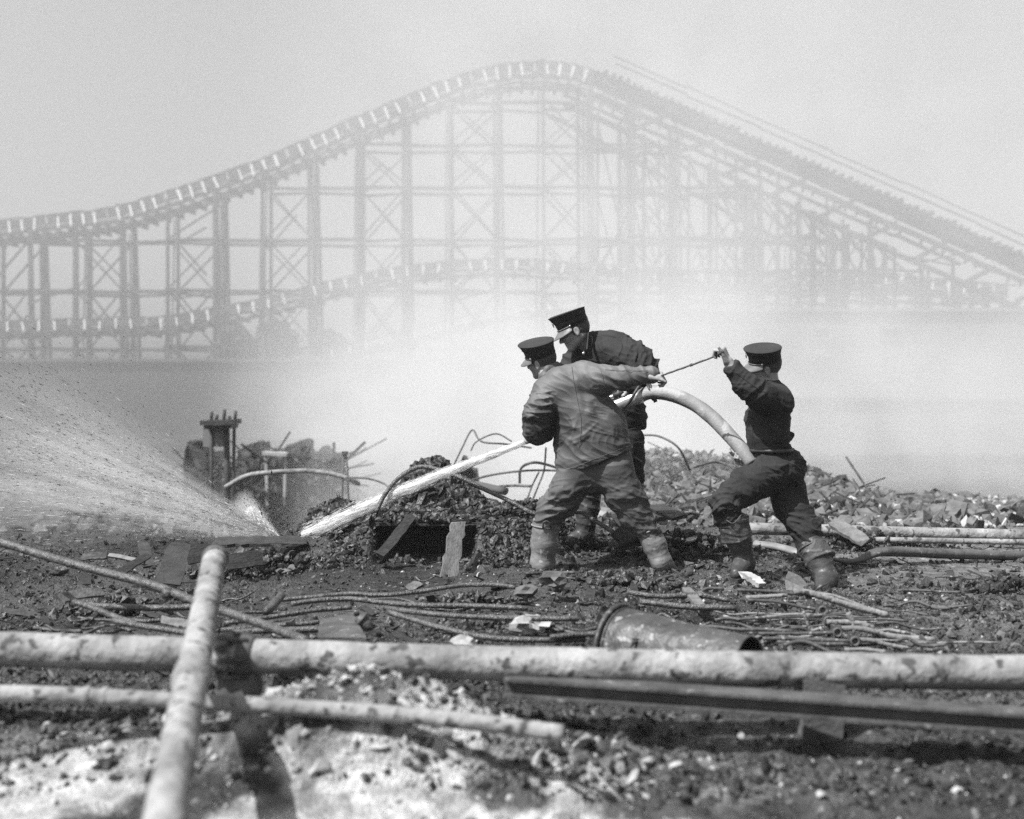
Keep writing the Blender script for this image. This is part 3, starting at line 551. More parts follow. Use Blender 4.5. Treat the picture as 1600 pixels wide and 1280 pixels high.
# tangle of pale wires and pipes behind the jet
tw = [([(703, 740), (722, 700), (738, 672), (752, 690), (790, 694), (830, 700)], .010, 'thin wire bent into a peak behind the water jet'), ([(730, 752), (770, 742), (815, 736), (850, 735), (890, 736)], .013, 'long thin rail running level behind the jet'),
      ([(812, 755), (813, 735), (822, 726), (840, 723), (870, 731), (885, 738)], .015, 'hooped rod rising above the thin rail'), ([(762, 762), (800, 759), (830, 760)], .016, 'short level rod under the hooped rod'),
      ([(822, 785), (832, 758), (842, 738)], .010, 'slanting rod crossing the hoop, left of a pair'), ([(832, 782), (840, 762), (850, 735), (853, 700)], .010, 'slanting rod crossing the hoop, right of a pair'),
      ([(736, 704), (745, 690), (775, 678), (800, 690)], .008, 'faint curved wire just above the jet'), ([(1000, 680), (1030, 682), (1060, 700), (1078, 735)], .012, 'curved wire hoop fading into the smoke right of the middle legs'),
      ([(1085, 730), (1120, 722), (1150, 735), (1165, 760)], .014, 'low hoop of wire beyond the knee of the striding man')]
for L, r, lab in tw: pipe('bent_wire', [(x, y, 12.6+.3*math.sin(x)) for x, y in L], r, M['darkpipe'], lab, 'wire', 6)
pipe('fallen_flue', [(690, 757, 12.2), (730, 756, 12), (790, 768, 11.8)], .07, M['bldgdk'], 'dark fallen flue lying behind the mound beneath the bent rod', 'flue', flat=.6)
ruin([(712, 800), (716, 722), (726, 719), (745, 735), (750, 800)], 12.8, .3, 'small dark ridge of masonry poking above the jet', 'broken_masonry', 'masonry', M['clod'])
ruin([(1018, 740), (1014, 718), (1022, 702), (1034, 706), (1040, 730)], 17.5, .4, 'grey upright fragment on the far slope beside the middle man', 'broken_masonry', 'masonry', M['clodmid'])
ruin([(1058, 742), (1066, 712), (1078, 706), (1082, 738)], 17.8, .4, 'grey slab on the far slope left of the hose end', 'broken_masonry', 'masonry', M['clodmid'])
# ------------------------------------------------------------ implicit surfaces for bodies and clothes
class Field:
    def __init__(s, lo, hi, h=0.006):
        s.lo = np.array(lo, float); s.h = h; s.n = np.ceil((np.array(hi)-s.lo)/h).astype(int)+1; s.a = np.full(s.n, 0.3, np.float32)
    def _win(s, lo, hi):
        i0 = np.maximum(np.floor((lo-s.lo)/s.h).astype(int), 0); i1 = np.minimum(np.ceil((hi-s.lo)/s.h).astype(int)+1, s.n)
        if (i1 <= i0).any(): return None
        ax = [s.lo[k]+np.arange(i0[k], i1[k])*s.h for k in range(3)]; sl = tuple(slice(i0[k], i1[k]) for k in range(3))
        return sl, np.meshgrid(*ax, indexing='ij')
    def _put(s, sl, d, k, sub):
        a = s.a[sl]; d = d.astype(np.float32)
        if sub:
            d = -d; hh = np.maximum(k-np.abs(a-d), 0)/max(k, 1e-6); s.a[sl] = np.maximum(a, d)+hh*hh*k*0.25
        else:
            hh = np.maximum(k-np.abs(a-d), 0)/max(k, 1e-6); s.a[sl] = np.minimum(a, d)-hh*hh*k*0.25
    def cap(s, p0, p1, r0, r1=None, k=0.02, sy=1.0, sub=False):
        """tapered capsule; sy < 1 makes it shallower in depth (y)"""
        r1 = r0 if r1 is None else r1; p0 = np.array(p0, float); p1 = np.array(p1, float); R = max(r0, r1)+k+3*s.h
        w = s._win(np.minimum(p0, p1)-R, np.maximum(p0, p1)+R)
        if w is None: return
        sl, (x, y, z) = w; b = p1-p0; yc = p0[1]
        px_ = x-p0[0]; py_ = y-p0[1]; pz_ = z-p0[2]; t = np.clip((px_*b[0]+py_*b[1]+pz_*b[2])/max(b@b, 1e-9), 0, 1)
        d = np.sqrt((px_-t*b[0])**2+((py_-t*b[1])/sy)**2+(pz_-t*b[2])**2)-(r0+(r1-r0)*t)
        s._put(sl, d*(sy**0.5), k, sub)
    def chain(s, P, R, k=0.02, sy=1.0):
        for i in range(len(P)-1): s.cap(P[i], P[i+1], R[i], R[i+1], k, sy)
    def ell(s, c, r, A=None, k=0.02, sub=False):
        """ellipsoid of radii r; rows of A are its axes"""
        c = np.array(c, float); r = np.array(r, float); A = np.eye(3) if A is None else np.array(A, float); R = r.max()+k+3*s.h
        w = s._win(c-R, c+R)
        if w is None: return
        sl, (x, y, z) = w; q = [(x-c[0])*A[i][0]+(y-c[1])*A[i][1]+(z-c[2])*A[i][2] for i in range(3)]
        k0 = np.sqrt(sum((q[i]/r[i])**2 for i in range(3))); k1 = np.sqrt(sum((q[i]/r[i]**2)**2 for i in range(3)))+1e-9
        s._put(sl, k0*(k0-1)/k1, k, sub)
    def mesh(s, sm=1):
        a = s.a; n = np.array(a.shape); b = a < 0; c = np.zeros(n-1, np.int8)
        for i in (0, 1):
            for j in (0, 1):
                for k in (0, 1): c += b[i:n[0]-1+i, j:n[1]-1+j, k:n[2]-1+k]
        act = np.argwhere((c > 0) & (c < 8)); I = np.full(n-1, -1, np.int64); I[tuple(act.T)] = np.arange(len(act))
        S = np.zeros((len(act), 3)); N = np.zeros(len(act))
        for ax in range(3):
            o1, o2 = [q for q in range(3) if q != ax]
            for u in (0, 1):
                for v in (0, 1):
                    p = act.copy(); p[:, o1] += u; p[:, o2] += v; q = p.copy(); q[:, ax] += 1
                    va = a[tuple(p.T)]; vb = a[tuple(q.T)]; m = (va < 0) != (vb < 0); t = np.where(m, va/np.where(m, va-vb, 1), 0)
                    e = p.astype(float); e[:, ax] += t; S += e*m[:, None]; N += m
        V = s.lo+(S/N[:, None])*s.h; F = []
        for ax in range(3):
            o1, o2 = (ax+1) % 3, (ax+2) % 3
            sl0 = [slice(None)]*3; sl1 = [slice(None)]*3; sl0[ax] = slice(0, -1); sl1[ax] = slice(1, None)
            m = b[tuple(sl0)] != b[tuple(sl1)]; e = np.argwhere(m); e = e[(e[:, o1] > 0) & (e[:, o2] > 0) & (e[:, o1] < n[o1]-1) & (e[:, o2] < n[o2]-1)]
            fl = b[tuple(e.T)]; c0 = e.copy(); c1 = e.copy(); c1[:, o1] -= 1; c2 = c1.copy(); c2[:, o2] -= 1; c3 = e.copy(); c3[:, o2] -= 1
            q = np.stack([I[tuple(z.T)] for z in (c0, c1, c2, c3)], 1); q[~fl] = q[~fl][:, ::-1]; F.append(q)
        F = np.concatenate(F); F = F[(F >= 0).all(1)]
        for _ in range(sm): V = lap(V, F)
        return V, F
def lap(V, F, w=0.6):
    A = np.zeros_like(V); c = np.zeros(len(V))
    for i in range(4):
        for j in (1, 3): np.add.at(A, F[:, i], V[F[:, (i+j) % 4]]); np.add.at(c, F[:, i], 1)
    c = np.maximum(c, 1); return V*(1-w)+w*A/c[:, None]
def normals(V, F):
    n = np.cross(V[F[:, 2]]-V[F[:, 0]], V[F[:, 3]]-V[F[:, 1]]); N = np.zeros_like(V)
    for i in range(4): np.add.at(N, F[:, i], n)
    return N/(np.linalg.norm(N, axis=1)[:, None]+1e-12)
def wrinkle(V, F, axis, amp=0.008, f=(5, 22), seed=0, mask=None):
    """cloth creases running across `axis`: low frequency along the crease, high across it"""
    N = normals(V, F); A = frame_from(axis); q = V @ A.T
    wx = 0.05*(n3(V[:, 0]*6, V[:, 1]*6, V[:, 2]*6, seed+3)-0.5)*2
    a = n3((q[:, 0]+wx)*f[1], q[:, 1]*f[0]+q[:, 0]*f[1]*0.35, q[:, 2]*f[0], seed); b = n3((q[:, 0]-wx)*f[1]*1.9, q[:, 1]*f[0]*2-q[:, 0]*f[1]*0.6, q[:, 2]*f[0]*2, seed+7)
    d = (1-np.abs(2*a-1))**2.2*1.2-0.45+0.45*((1-np.abs(2*b-1))**2-0.4)
    e = n3((q[:, 0]+1.6*wx)*30+q[:, 1]*9, q[:, 1]*13-q[:, 0]*8, q[:, 2]*11, seed+13); d = d+.38*((1-np.abs(2*e-1))**3-.25)
    d = d*(0.35+1.3*n3(V[:, 0]*7, V[:, 1]*7, V[:, 2]*7, seed+9)); d = d*(mask if mask is not None else 1)
    return V+N*(amp*d)[:, None]
def folds(V, F, L, seed=0):
    """raised or sunk folds along lines given as world points: (points, amplitude, width)"""
    N = normals(V, F); D = np.zeros(len(V))
    for P, amp, w in L:
        P = crom(P, 5); best = np.full(len(V), 9.0); tt = np.zeros(len(V))
        for i in range(len(P)-1):
            a = P[i]; b = P[i+1]-a; t = np.clip(((V-a) @ b)/(b @ b+1e-12), 0, 1); d = np.linalg.norm((V-a-t[:, None]*b)*np.array([1, 0.35, 1]), axis=1)
            m = d < best; best = np.where(m, d, best); tt = np.where(m, (i+t)/(len(P)-1), tt)
        D += amp*np.exp(-(best/w)**2)*np.sin(np.pi*np.clip(tt, 0.02, 0.98))*(N[:, 1] < 0.3)
    return V+N*D[:, None]
def tone(V, seed=0, k=0.35, sc=5):
    return 1+k*(n3(V[:, 0]*sc, V[:, 1]*sc, V[:, 2]*sc, seed)-0.5)*2

def head(fl, c, fwd, up, s=1.0):
    """a head: x forward, y to its left, z up; returns the frame"""
    fwd = np.array(fwd, float); fwd /= np.linalg.norm(fwd); up = np.array(up, float); up -= fwd*(up@fwd); up /= np.linalg.norm(up); left = np.cross(up, fwd)
    A = np.array([fwd, left, up]); G = lambda x, y, z: np.array(c)+s*(np.array([x, y, z]) @ A)
    fl.ell(G(-.012, 0, .025), np.array([.098, .076, .095])*s, A, .015); fl.ell(G(.035, 0, -.035), np.array([.056, .060, .078])*s, A, .03)
    for y in (-1, 1):
        fl.cap(G(-.018, y*.050, -.055), G(.058, y*.018, -.100), .022*s, .017*s, .03); fl.ell(G(.058, y*.040, -.028), np.array([.026, .022, .022])*s, A, .02)
    fl.cap(G(.068, -.012, -.104), G(.068, .012, -.104), .019*s, .019*s, .015)
    fl.cap(G(.076, -.034, .018), G(.076, .034, .018), .012*s, .012*s, .012)
    for y in (-1, 1): fl.ell(G(.094, y*.031, -.002), np.array([.016, .018, .012])*s, A, .010, sub=True); fl.ell(G(.074, y*.031, -.002), np.array([.014, .014, .013])*s, A, .004)
    fl.cap(G(.086, 0, .008), G(.109, 0, -.034), .008*s, .0125*s, .008)
    for y in (-1, 1): fl.ell(G(.098, y*.012, -.040), np.array([.012, .008, .008])*s, A, .006)
    fl.cap(G(.080, -.018, -.062), G(.080, .018, -.062), .010*s, .010*s, .006); fl.cap(G(.078, -.015, -.079), G(.078, .015, -.079), .010*s, .010*s, .006)
    fl.cap(G(.095, -.016, -.0705), G(.095, .016, -.0705), .004*s, .004*s, .004, sub=True)
    for y in (-1, 1):
        fl.ell(G(-.008, y*.080, -.008), np.array([.020, .010, .033])*s, A, .004); fl.ell(G(-.003, y*.090, -.006), np.array([.010, .007, .020])*s, A, .004, sub=True)
        fl.ell(G(-.004, y*.082, -.035), np.array([.009, .007, .010])*s, A, .004)
    return A, G
def hand(fl, w, fwd, palm, side, curl, s=1.0, thumb=(0.75, 0.75, -0.3), tc=0.4, spread=0.0):
    """wrist w, fwd towards the knuckles, palm = direction the palm faces, side = towards the thumb"""
    X = np.array(fwd, float); X /= np.linalg.norm(X); Z = -np.array(palm, float); Z -= X*(Z@X); Z /= np.linalg.norm(Z); Yv = np.cross(Z, X)
    if Yv@np.array(side, float) < 0: Yv = -Yv
    G = lambda x, y, z: np.array(w)+s*(x*X+y*Yv+z*Z)
    fl.chain([G(-.03, 0, 0), G(.01, .0, 0)], [.027*s, .026*s], .02)
    for y in (-.028, -.010, .010, .028): fl.cap(G(.012, y*.7, 0), G(.088, y, .002), .0155*s, .0125*s, .008)
    Ls = [(.047, .029, .022), (.051, .032, .024), (.047, .030, .023), (.037, .023, .020)]
    for i in range(4):
        y = .030-.0205*i; p = G(.088-(.004 if i in (0, 3) else 0)-.003*(i == 3), y, .002); a = 0
        for j in range(3):
            a += curl[j]*(1+0.06*(i-1.5)); q = p+s*Ls[i][j]*(math.cos(a)*X-math.sin(a)*Z+spread*(1.5-i)*0.12*Yv); fl.cap(p, q, (.0102-.0011*j)*s, (.0094-.0011*j)*s, .004); p = q
    p = G(.018, .026, -.006); d = thumb[0]*X+thumb[1]*Yv+thumb[2]*Z; d /= np.linalg.norm(d); q = p+s*.042*d; fl.cap(p, q, .0165*s, .0125*s, .012)
    d2 = d*math.cos(tc)+(X*0.7-Z*0.7)*math.sin(tc); d2 /= np.linalg.norm(d2); r = q+s*.033*d2; fl.cap(q, r, .0118*s, .0105*s, .004)
    d3 = d2*math.cos(tc)+(X*0.2-Z)*math.sin(tc); d3 /= np.linalg.norm(d3); fl.cap(r, r+s*.024*d3, .0105*s, .009*s, .004)
    return G
def cap_parts(par, A, c, s=1.0, tilt=0.0, badge=True, light=False):
    """peaked cap: crown, band, peak, strap, buttons. A = head frame; tilt rolls the crown"""
    f, l, u = A; G = lambda x, y, z: np.array(c)+s*(x*f+y*l+z*u)
    def ring(z, rx, ry, dx=0, dz=0, n=40): return [G(rx*math.cos(2*math.pi*k/n)+dx, ry*math.sin(2*math.pi*k/n), z+dz*math.cos(2*math.pi*k/n)) for k in range(n)]
    def loft(R):
        n = len(R[0]); V = [p for r in R for p in r]; F = [[i*n+k, i*n+(k+1) % n, (i+1)*n+(k+1) % n, (i+1)*n+k] for i in range(len(R)-1) for k in range(n)]
        V.append(sum(R[-1])/n); F += [[(len(R)-1)*n+k, (len(R)-1)*n+(k+1) % n, len(V)-1] for k in range(n)]; return V, F
    D = 0.012
    band = [ring(.028, .108, .088, -.008), ring(.030, .113, .092, -.008, .0), ring(.055, .114, .093, -.007, .003), ring(.078, .115, .095, -.006, .005), ring(.080, .110, .09, -.006, .005)]
    V, F = loft(band); o = obj('cap', V, F, M['capband'], par)
    cr = [ring(.076, .112, .092, -.006, .005), ring(.080, .117, .098, -.005, .006), ring(.100, .123, .106, -.003, .010), ring(.118, .129, .116, .000, D), ring(.124, .131, .118, .000, D), ring(.1285, .130, .117, .0, D), ring(.131, .124, .111, 0, D), ring(.1335, .112, .10, 0, D), ring(.132, .075, .066, 0, D*.7), ring(.129, .03, .026, 0, D*.3)]
    V, F = loft(cr); obj('crown', V, F, M['capcloth'], o)
    pts = [[G(.131*math.cos(a), .118*math.sin(a), .1265+D*math.cos(a)) for a in np.linspace(0, 2*math.pi, 41)]]
    V, F = tube(pts[0], .0035*s, 6, caps=False); obj('piping', V, F, M['capcloth'], o)
    V = []; na, nr_ = 22, 6                                              # the peak, with thickness
    for th in (0, -.004):
        for i in range(na+1):
            a = math.radians(-74+148*i/na)
            for j in range(nr_+1):
                t = j/nr_; e = .062*t*math.cos(a*0.95)**0.8; x = (.110+e)*math.cos(a)-.008; y = (.090+e*0.55)*math.sin(a); z = .034-.040*t*(math.cos(a)**1.2)-.006*t+.012*(y/.09)**2*-1*t
                V.append(G(x, y, z+th))
    q = (na+1)*(nr_+1); F = []
    for i in range(na):
        for j in range(nr_):
            a = i*(nr_+1)+j; F += [[a, a+1, a+nr_+2, a+nr_+1], [q+a+nr_+1, q+a+nr_+2, q+a+1, q+a]]
    for i in range(na): a = i*(nr_+1)+nr_; F.append([a, q+a, q+a+nr_+1, a+nr_+1])
    obj('peak', V, F, M['visor'], o)
    V, F = tube([G(.116*math.cos(a)-.006, .095*math.sin(a), .036) for a in np.linspace(-1.25, 1.25, 20)], .004*s, 6); obj('chin_strap', V, F, M['visor'], o)
    for sg in (-1, 1):
        B, Fb = ico2(); V = B*np.array([.008, .008, .008])*s+G(.116*math.cos(1.27)-.006, sg*.097*math.sin(1.27), .038); obj('button', V, Fb, M['button'], o)
    if badge:
        n = 12; V = [G(.117+.003*(k % 2)*0, .014*math.cos(2*math.pi*k/n)*(1+.25*(k % 2)), .092+.017*math.sin(2*math.pi*k/n)*(1+.25*(k % 2))) for k in range(n)]; V2 = [p+f*.006 for p in V]
        V = V+V2+[sum(V2)/n+f*.003]; F = [[k, (k+1) % n, n+(k+1) % n, n+k] for k in range(n)]+[[n+k, n+(k+1) % n, 2*n] for k in range(n)]; obj('badge', V, F, M['button'], o)
    return o
def hair_obj(par, A, G, c, s=1.0):
    c_ = np.array(c); fl = Field(c_-.16, c_+.16, .0045)
    fl.ell(G(-.016, 0, .020), np.array([.104, .083, .100])*s, A, .01)
    fl.ell(G(.085, 0, -.045), np.array([.080, .11, .095])*s, A, .012, sub=True); fl.ell(G(-.02, 0, -.13), np.array([.12, .12, .062])*s, A, .01, sub=True)
    for y in (-1, 1): fl.ell(G(-.002, y*.085, -.020), np.array([.024, .022, .036])*s, A, .006, sub=True)
    V, F = fl.mesh(1); N = normals(V, F); V = V+N*(0.003*(n3(V[:, 0]*160, V[:, 1]*160, V[:, 2]*60, 3)-0.5))[:, None]; return obj('hair', V, F, M['hair'], par)
def add_obj(name, V, F, mat, par, seed=0, k=0.3, extra=None):
    tn = tone(V, seed, k); tn = tn if extra is None else tn*extra
    return obj(name, V, F, mat, par, attrs={'tone': tn})
def boot(par, top, ank, toe, rt, ra, mat, sole=True, cuff=None, seed=0, h=.006):
    """rubber boot: shaft from top to ankle, foot to the toe; hollow rim at the top"""
    P = np.array([top, ank, toe]); fl = Field(P.min(0)-.2, P.max(0)+.2, h); top = np.array(top); ank = np.array(ank); toe = np.array(toe); ax = (top-ank)/np.linalg.norm(top-ank)
    fl.chain([top, top*.5+ank*.5, ank], [rt, (rt+ra)*.5+.004, ra], .02); heel = ank-(toe-ank)*.22-ax*.035
    fl.cap(ank-ax*.02, ank+(toe-ank)*.55, ra*.95, .048, .04); fl.cap(ank+(toe-ank)*.5, toe, .047, .040, .03); fl.cap(ank-ax*.01, heel, ra*.85, .04, .03)
    fl.ell(top+ax*rt*1.02, (rt*1.3, rt*1.3, rt*.94), frame_from(ax)[[1, 2, 0]], .004, sub=True)
    V, F = fl.mesh(1); V = wrinkle(V, F, ax, .0045, (5, 16), seed); o = obj('boot', V, F, mat, par)
    A = frame_from(ax); P = [top-ax*.012+(rt+.004)*(math.cos(a)*A[1]+math.sin(a)*A[2]) for a in np.linspace(0, 2*math.pi, 33)]; V, F = tube(P, .0065, 6, caps=False); obj('top_band', V, F, mat, o)
    P = [top*(1-t)+ank*t+(rt*(1-t)+ra*t+.001)*np.array([.25, -.97, 0]) for t in np.linspace(.05, .95, 14)]; V, F = tube(P, .0035, 5); obj('back_seam', V, F, mat, o)
    f2 = (toe-ank); f2[2] = 0; f2 = f2/np.linalg.norm(f2); sd = np.cross(f2, [0, 0, 1]); b0 = heel+np.array([0, 0, -.04]); Ls = np.linalg.norm(toe-heel)+.03; V = []
    for z in (-.012, .010):
        for t, w in ((-.03, .030), (0, .043), (.3, .040), (.6, .052), (.88, .046), (1.05, .022)): 
            for sg in (-1, 1): V.append(b0+f2*t*Ls+sd*sg*w+np.array([0, 0, z+(toe[2]-heel[2])*t]))
    F = [[i*2, i*2+1, i*2+3, i*2+2] for i in range(5)]+[[12+i*2+2, 12+i*2+3, 12+i*2+1, 12+i*2] for i in range(5)]+[[i*2, i*2+2, 14+i*2, 12+i*2] for i in range(5)]+[[i*2+3, i*2+1, 13+i*2, 15+i*2] for i in range(5)]+[[0, 12, 13, 1], [10, 11, 23, 22]]
    obj('sole', V, F, M['nozdark'], o, smooth=False); return o
def seam(par, name, V, L, mat, r=.0014, off=.001, n=6):
    """a stitched seam laid on the side of cloth V that faces the camera; L in photo pixels"""
    PX = 800+V[:, 0]/V[:, 1]*FPX; PY = HOR-(V[:, 2]-CAM_Z)/V[:, 1]*FPX; Q = []
    for x, y, _ in crom([np.array([a, b, 0.]) for a, b in L], n):
        k = np.where((np.abs(PX-x) < 2.2) & (np.abs(PY-y) < 2.2))[0]
        if len(k): Q.append(W(x, y, V[k, 1].min()-off))
    if len(Q) > 3:
        Q = np.array(Q); Q[1:-1] = (Q[:-2]+2*Q[1:-1]+Q[2:])/4; v, f = tube(Q, r, 5); return obj(name, v, f, mat, par)
# ------------------------------------------------------------ man 1: canvas coat, back to the camera
def WL_(L, d=None): return [W(p[0], p[1], p[2] if len(p) > 2 else d) for p in L]
def person(name, base, label, group, F0, mat):
    V, F = F0.mesh(1); return V, F
GRP = 'firemen working the hose'
d1 = 7.8
hc = W(845, 563, 7.93)
fl = Field(W(770, 480, 7.0)*[1, 0, 0]+[0, 7.2, -.15], W(1070, 480, 8.4)*[1, 0, 1]+[0, 8.55, .05], .0055)
A1, G1 = head(fl, hc, (-.84, .50, -.14), (-.14, -.32, .92), 1.0)
fl.cap(G1(-.02, 0, -.05), W(864, 596, 7.88), .058, .066, .03)
fl.chain(WL_([(868, 602, 7.86), (905, 640, 7.82), (925, 700, 7.80)]), [.12, .15, .13], .04, .7)
fl.chain(WL_([(862, 612, 7.84), (843, 640, 7.78), (838, 672, 7.82), (856, 674, 8.02), (862, 672, 8.08)]), [.06, .05, .042, .035, .03], .02)
fl.chain(WL_([(905, 592, 7.82), (940, 592, 7.76), (968, 590, 7.72), (1012, 588, 7.71), (1024, 588, 7.71)]), [.07, .055, .042, .032, .028], .02)
fl.chain(WL_([(905, 730, 7.8), (882, 768, 7.8), (857, 805, 7.78), (849, 870, 7.8)]), [.09, .08, .055, .045], .02)
fl.chain(WL_([(955, 728, 7.8), (975, 772, 7.8), (993, 800, 7.78), (1034, 870, 7.76)]), [.09, .08, .055, .045], .02)
hand(fl, W(1012, 586, 7.67), (1, -.05, -.03), (.05, .45, -.9), (0, -.9, -.3), (1.0, 1.3, .9), 1.05, thumb=(1, .3, .0), tc=.25)
hand(fl, W(866, 670, 8.07), (.15, .55, .55), (.55, .3, .5), (-.9, 0, .4), (1.0, 1.2, .8), .98)
V, F = fl.mesh(1); b1 = obj('person', V, F, M['skin'])
tag(b1, 'man in grey canvas coat seen from behind, one arm stretched back to a rope', 'person', GRP)
hair_obj(b1, A1, G1, hc); cap_parts(b1, A1, G1(-.004, 0, .008), .97)
fl = Field(W(790, 760, 7.5)+[0, 0, -.02], W(1045, 545, 8.2), .0055)
fl.chain(WL_([(884, 616), (909, 640), (922, 675), (928, 712)], 7.80), [.145, .175, .240, .268], .05, .62)
fl.chain(WL_([(860, 612, 7.83), (884, 602, 7.82), (914, 589, 7.80)]), [.118, .125, .115], .05, .8)
fl.chain(WL_([(853, 583, 7.93), (866, 593, 7.87)]), [.069, .085], .02)
fl.chain(WL_([(856, 620, 7.82), (842, 646, 7.76), (839, 675, 7.80)]), [.105, .098, .088], .025)
fl.chain(WL_([(839, 677, 7.82), (849, 674, 7.93), (860, 671, 8.03)]), [.083, .068, .050], .02)
fl.chain(WL_([(912, 594, 7.80), (942, 593, 7.74), (970, 590, 7.70), (998, 587, 7.69), (1018, 586, 7.69)]), [.118, .100, .074, .056, .045], .03)
fl.cap(W(1015, 586, 7.69), W(1018, 586, 7.69), .050, .050, .006)
def cut(fl, p, nrm, k=.004):
    x, y, z = np.meshgrid(*[fl.lo[i]+np.arange(fl.n[i])*fl.h for i in range(3)], indexing='ij', sparse=True)
    fl.a = np.maximum(fl.a, ((x-p[0])*nrm[0]+(y-p[1])*nrm[1]+(z-p[2])*nrm[2]).astype(np.float32))
hem = W(930, 722, 7.8); hd = W(990, 698, 7.8)-W(872, 743, 7.8); hn = np.cross(hd, [0, 1, 0]); hn /= np.linalg.norm(hn); hn = hn if hn[2] < 0 else -hn
cut(fl, hem, hn); fl.ell(W(1030, 588, 7.69), (.035, .034, .034), k=.004, sub=True)
V, F = fl.mesh(1)
P1 = lambda L: [W(x, y, 7.62) for x, y in L]
V = wrinkle(V, F, (0.55, 0, 1), .0092, (3.5, 13), 5)
sl = sst((V[:, 0]-W(935, 0, 7.8)[0])/.08)*(V[:, 2] > W(0, 622, 7.8)[2]); V = wrinkle(V, F, (.8, 0, .6), .009, (3, 17), 8, sl)
sl = sst((W(868, 0, 7.8)[0]-V[:, 0])/.05)*(V[:, 2] < W(0, 610, 7.8)[2]); V = wrinkle(V, F, (.1, 0, 1), .013, (6, 20), 12, sl)
V = folds(V, F, [(P1([(910, 570), (922, 600), (938, 625), (950, 640)]), 0.0192, .020), (P1([(897, 590), (906, 618), (920, 640), (940, 655)]), 0.0174, .020),
    (P1([(877, 725), (890, 690), (902, 655), (905, 640)]), 0.0174, .012), (P1([(890, 690), (912, 680), (940, 655)]), 0.0153, .011), (P1([(873, 655), (895, 645), (915, 626)]), 0.0153, .010),
    (P1([(880, 700), (905, 690), (930, 672)]), 0.0126, .011), (P1([(872, 740), (890, 728), (915, 720)]), 0.0135, .013), (P1([(925, 615), (945, 650), (972, 685), (988, 705)]), 0.0135, .011),
    (P1([(885, 560), (889, 590), (897, 625)]), 0.0115, .011), (P1([(905, 600), (915, 630), (915, 650)]), -0.0192, .022), (P1([(925, 625), (935, 645), (950, 655)]), -0.0211, .020),
    (P1([(868, 735), (880, 716), (884, 700)]), -0.0153, .015), (P1([(955, 600), (985, 608), (1008, 602)]), -0.0096, .013), (P1([(848, 605), (830, 620), (823, 640)]), 0.0096, .013),
    (P1([(822, 650), (838, 658), (856, 652)]), -0.0153, .013), (P1([(824, 668), (842, 680), (858, 670)]), 0.0115, .011)])
wet = np.exp(-(((V[:, 0]-W(858, 0, 7.8)[0])/.17)**2+((V[:, 2]-W(0, 668, 7.8)[2])/.13)**2)*.9); jag = n3(V[:, 0]*22, V[:, 1]*3, V[:, 2]*8, 4)  # shade under the left arm plus wet cloth, painted as one jagged dark patch
wet_shade = 1-.62*sst((wet-.36-.30*(jag-.5))/.07); shoulder_light = 1+.35*sst((V[:, 2]-W(0, 640, 7.8)[2])/.15)  # second factor paints light on the shoulders into the coat tone
coat = add_obj('coat', V, F, M['coat'], b1, 5, .25, wet_shade*shoulder_light)
for nm, L in (('hem', [(876, 737), (905, 727), (940, 713), (985, 696)]), ('back_seam', [(893, 572), (897, 600), (903, 630), (908, 660), (905, 700)]), ('sleeve_seam', [(932, 568), (939, 580), (943, 596), (946, 608)]), ('arm_seam', [(945, 577), (970, 579), (995, 579), (1012, 579)]), ('side_seam', [(952, 625), (962, 650), (976, 675), (985, 692)])): seam(b1, nm, V, L, M['coatseam'])
fl = Field(W(835, 610, 7.6)*[1, 0, 1]+[0, 7.6, 0], W(900, 550, 8.1)*[1, 0, 1]+[0, 8.15, 0], .0055)
fl.chain(WL_([(842, 603, 7.86), (847, 590, 7.84), (856, 577, 7.84), (868, 571, 7.88), (878, 573, 7.95)]), [.014, .020, .024, .024, .018], .015); fl.chain(WL_([(845, 600, 7.86), (852, 589, 7.83), (866, 582, 7.84), (882, 580, 7.9)]), [.012, .022, .026, .020], .015)
V, F = fl.mesh(1); V = wrinkle(V, F, (1, 0, .4), .004, (5, 18), 3); add_obj('collar', V, F, M['coat'], b1, 2, .25)
fl = Field(W(800, 850, 7.4)+[0, 0, 0], W(1060, 680, 8.2), .0055)
fl.cap(W(908, 726, 7.8), W(956, 722, 7.8), .140, .140, .03, .8); fl.cap(W(922, 742, 7.79), W(948, 738, 7.79), .13, .13, .04, .85)
fl.chain(WL_([(904, 738), (884, 768), (861, 802), (854, 826)], 7.79), [.138, .118, .100, .086], .03, .95)
fl.chain(WL_([(956, 735), (974, 770), (992, 800), (1010, 830)], 7.78), [.142, .126, .108, .082], .03, .95)
V, F = fl.mesh(1)
m_ = sst((W(0, 745, 7.8)[2]-V[:, 2])/.1); V = wrinkle(V, F, (-.25, 0, 1), .016, (5, 15), 21, .4+m_*(V[:, 0] < W(930, 0, 7.8)[0])); V = wrinkle(V, F, (.45, 0, 1), .016, (5, 16), 25, m_*(V[:, 0] > W(930, 0, 7.8)[0]))
V = folds(V, F, [(P1([(868, 752), (885, 768), (915, 766)]), .012, .007), (P1([(858, 770), (878, 782), (900, 776)]), .012, .007), (P1([(850, 785), (868, 796), (892, 790)]), .012, .007), (P1([(845, 800), (862, 812), (876, 808)]), .012, .007),
    (P1([(968, 770), (990, 780), (1004, 768)]), .012, .007), (P1([(975, 788), (995, 796), (1010, 782)]), .012, .007), (P1([(985, 806), (1003, 812), (1016, 798)]), .012, .007), (P1([(1000, 735), (985, 755), (960, 768)]), .012, .01)])
add_obj('trousers', V, F, M['trouser'], b1, 9, .3)
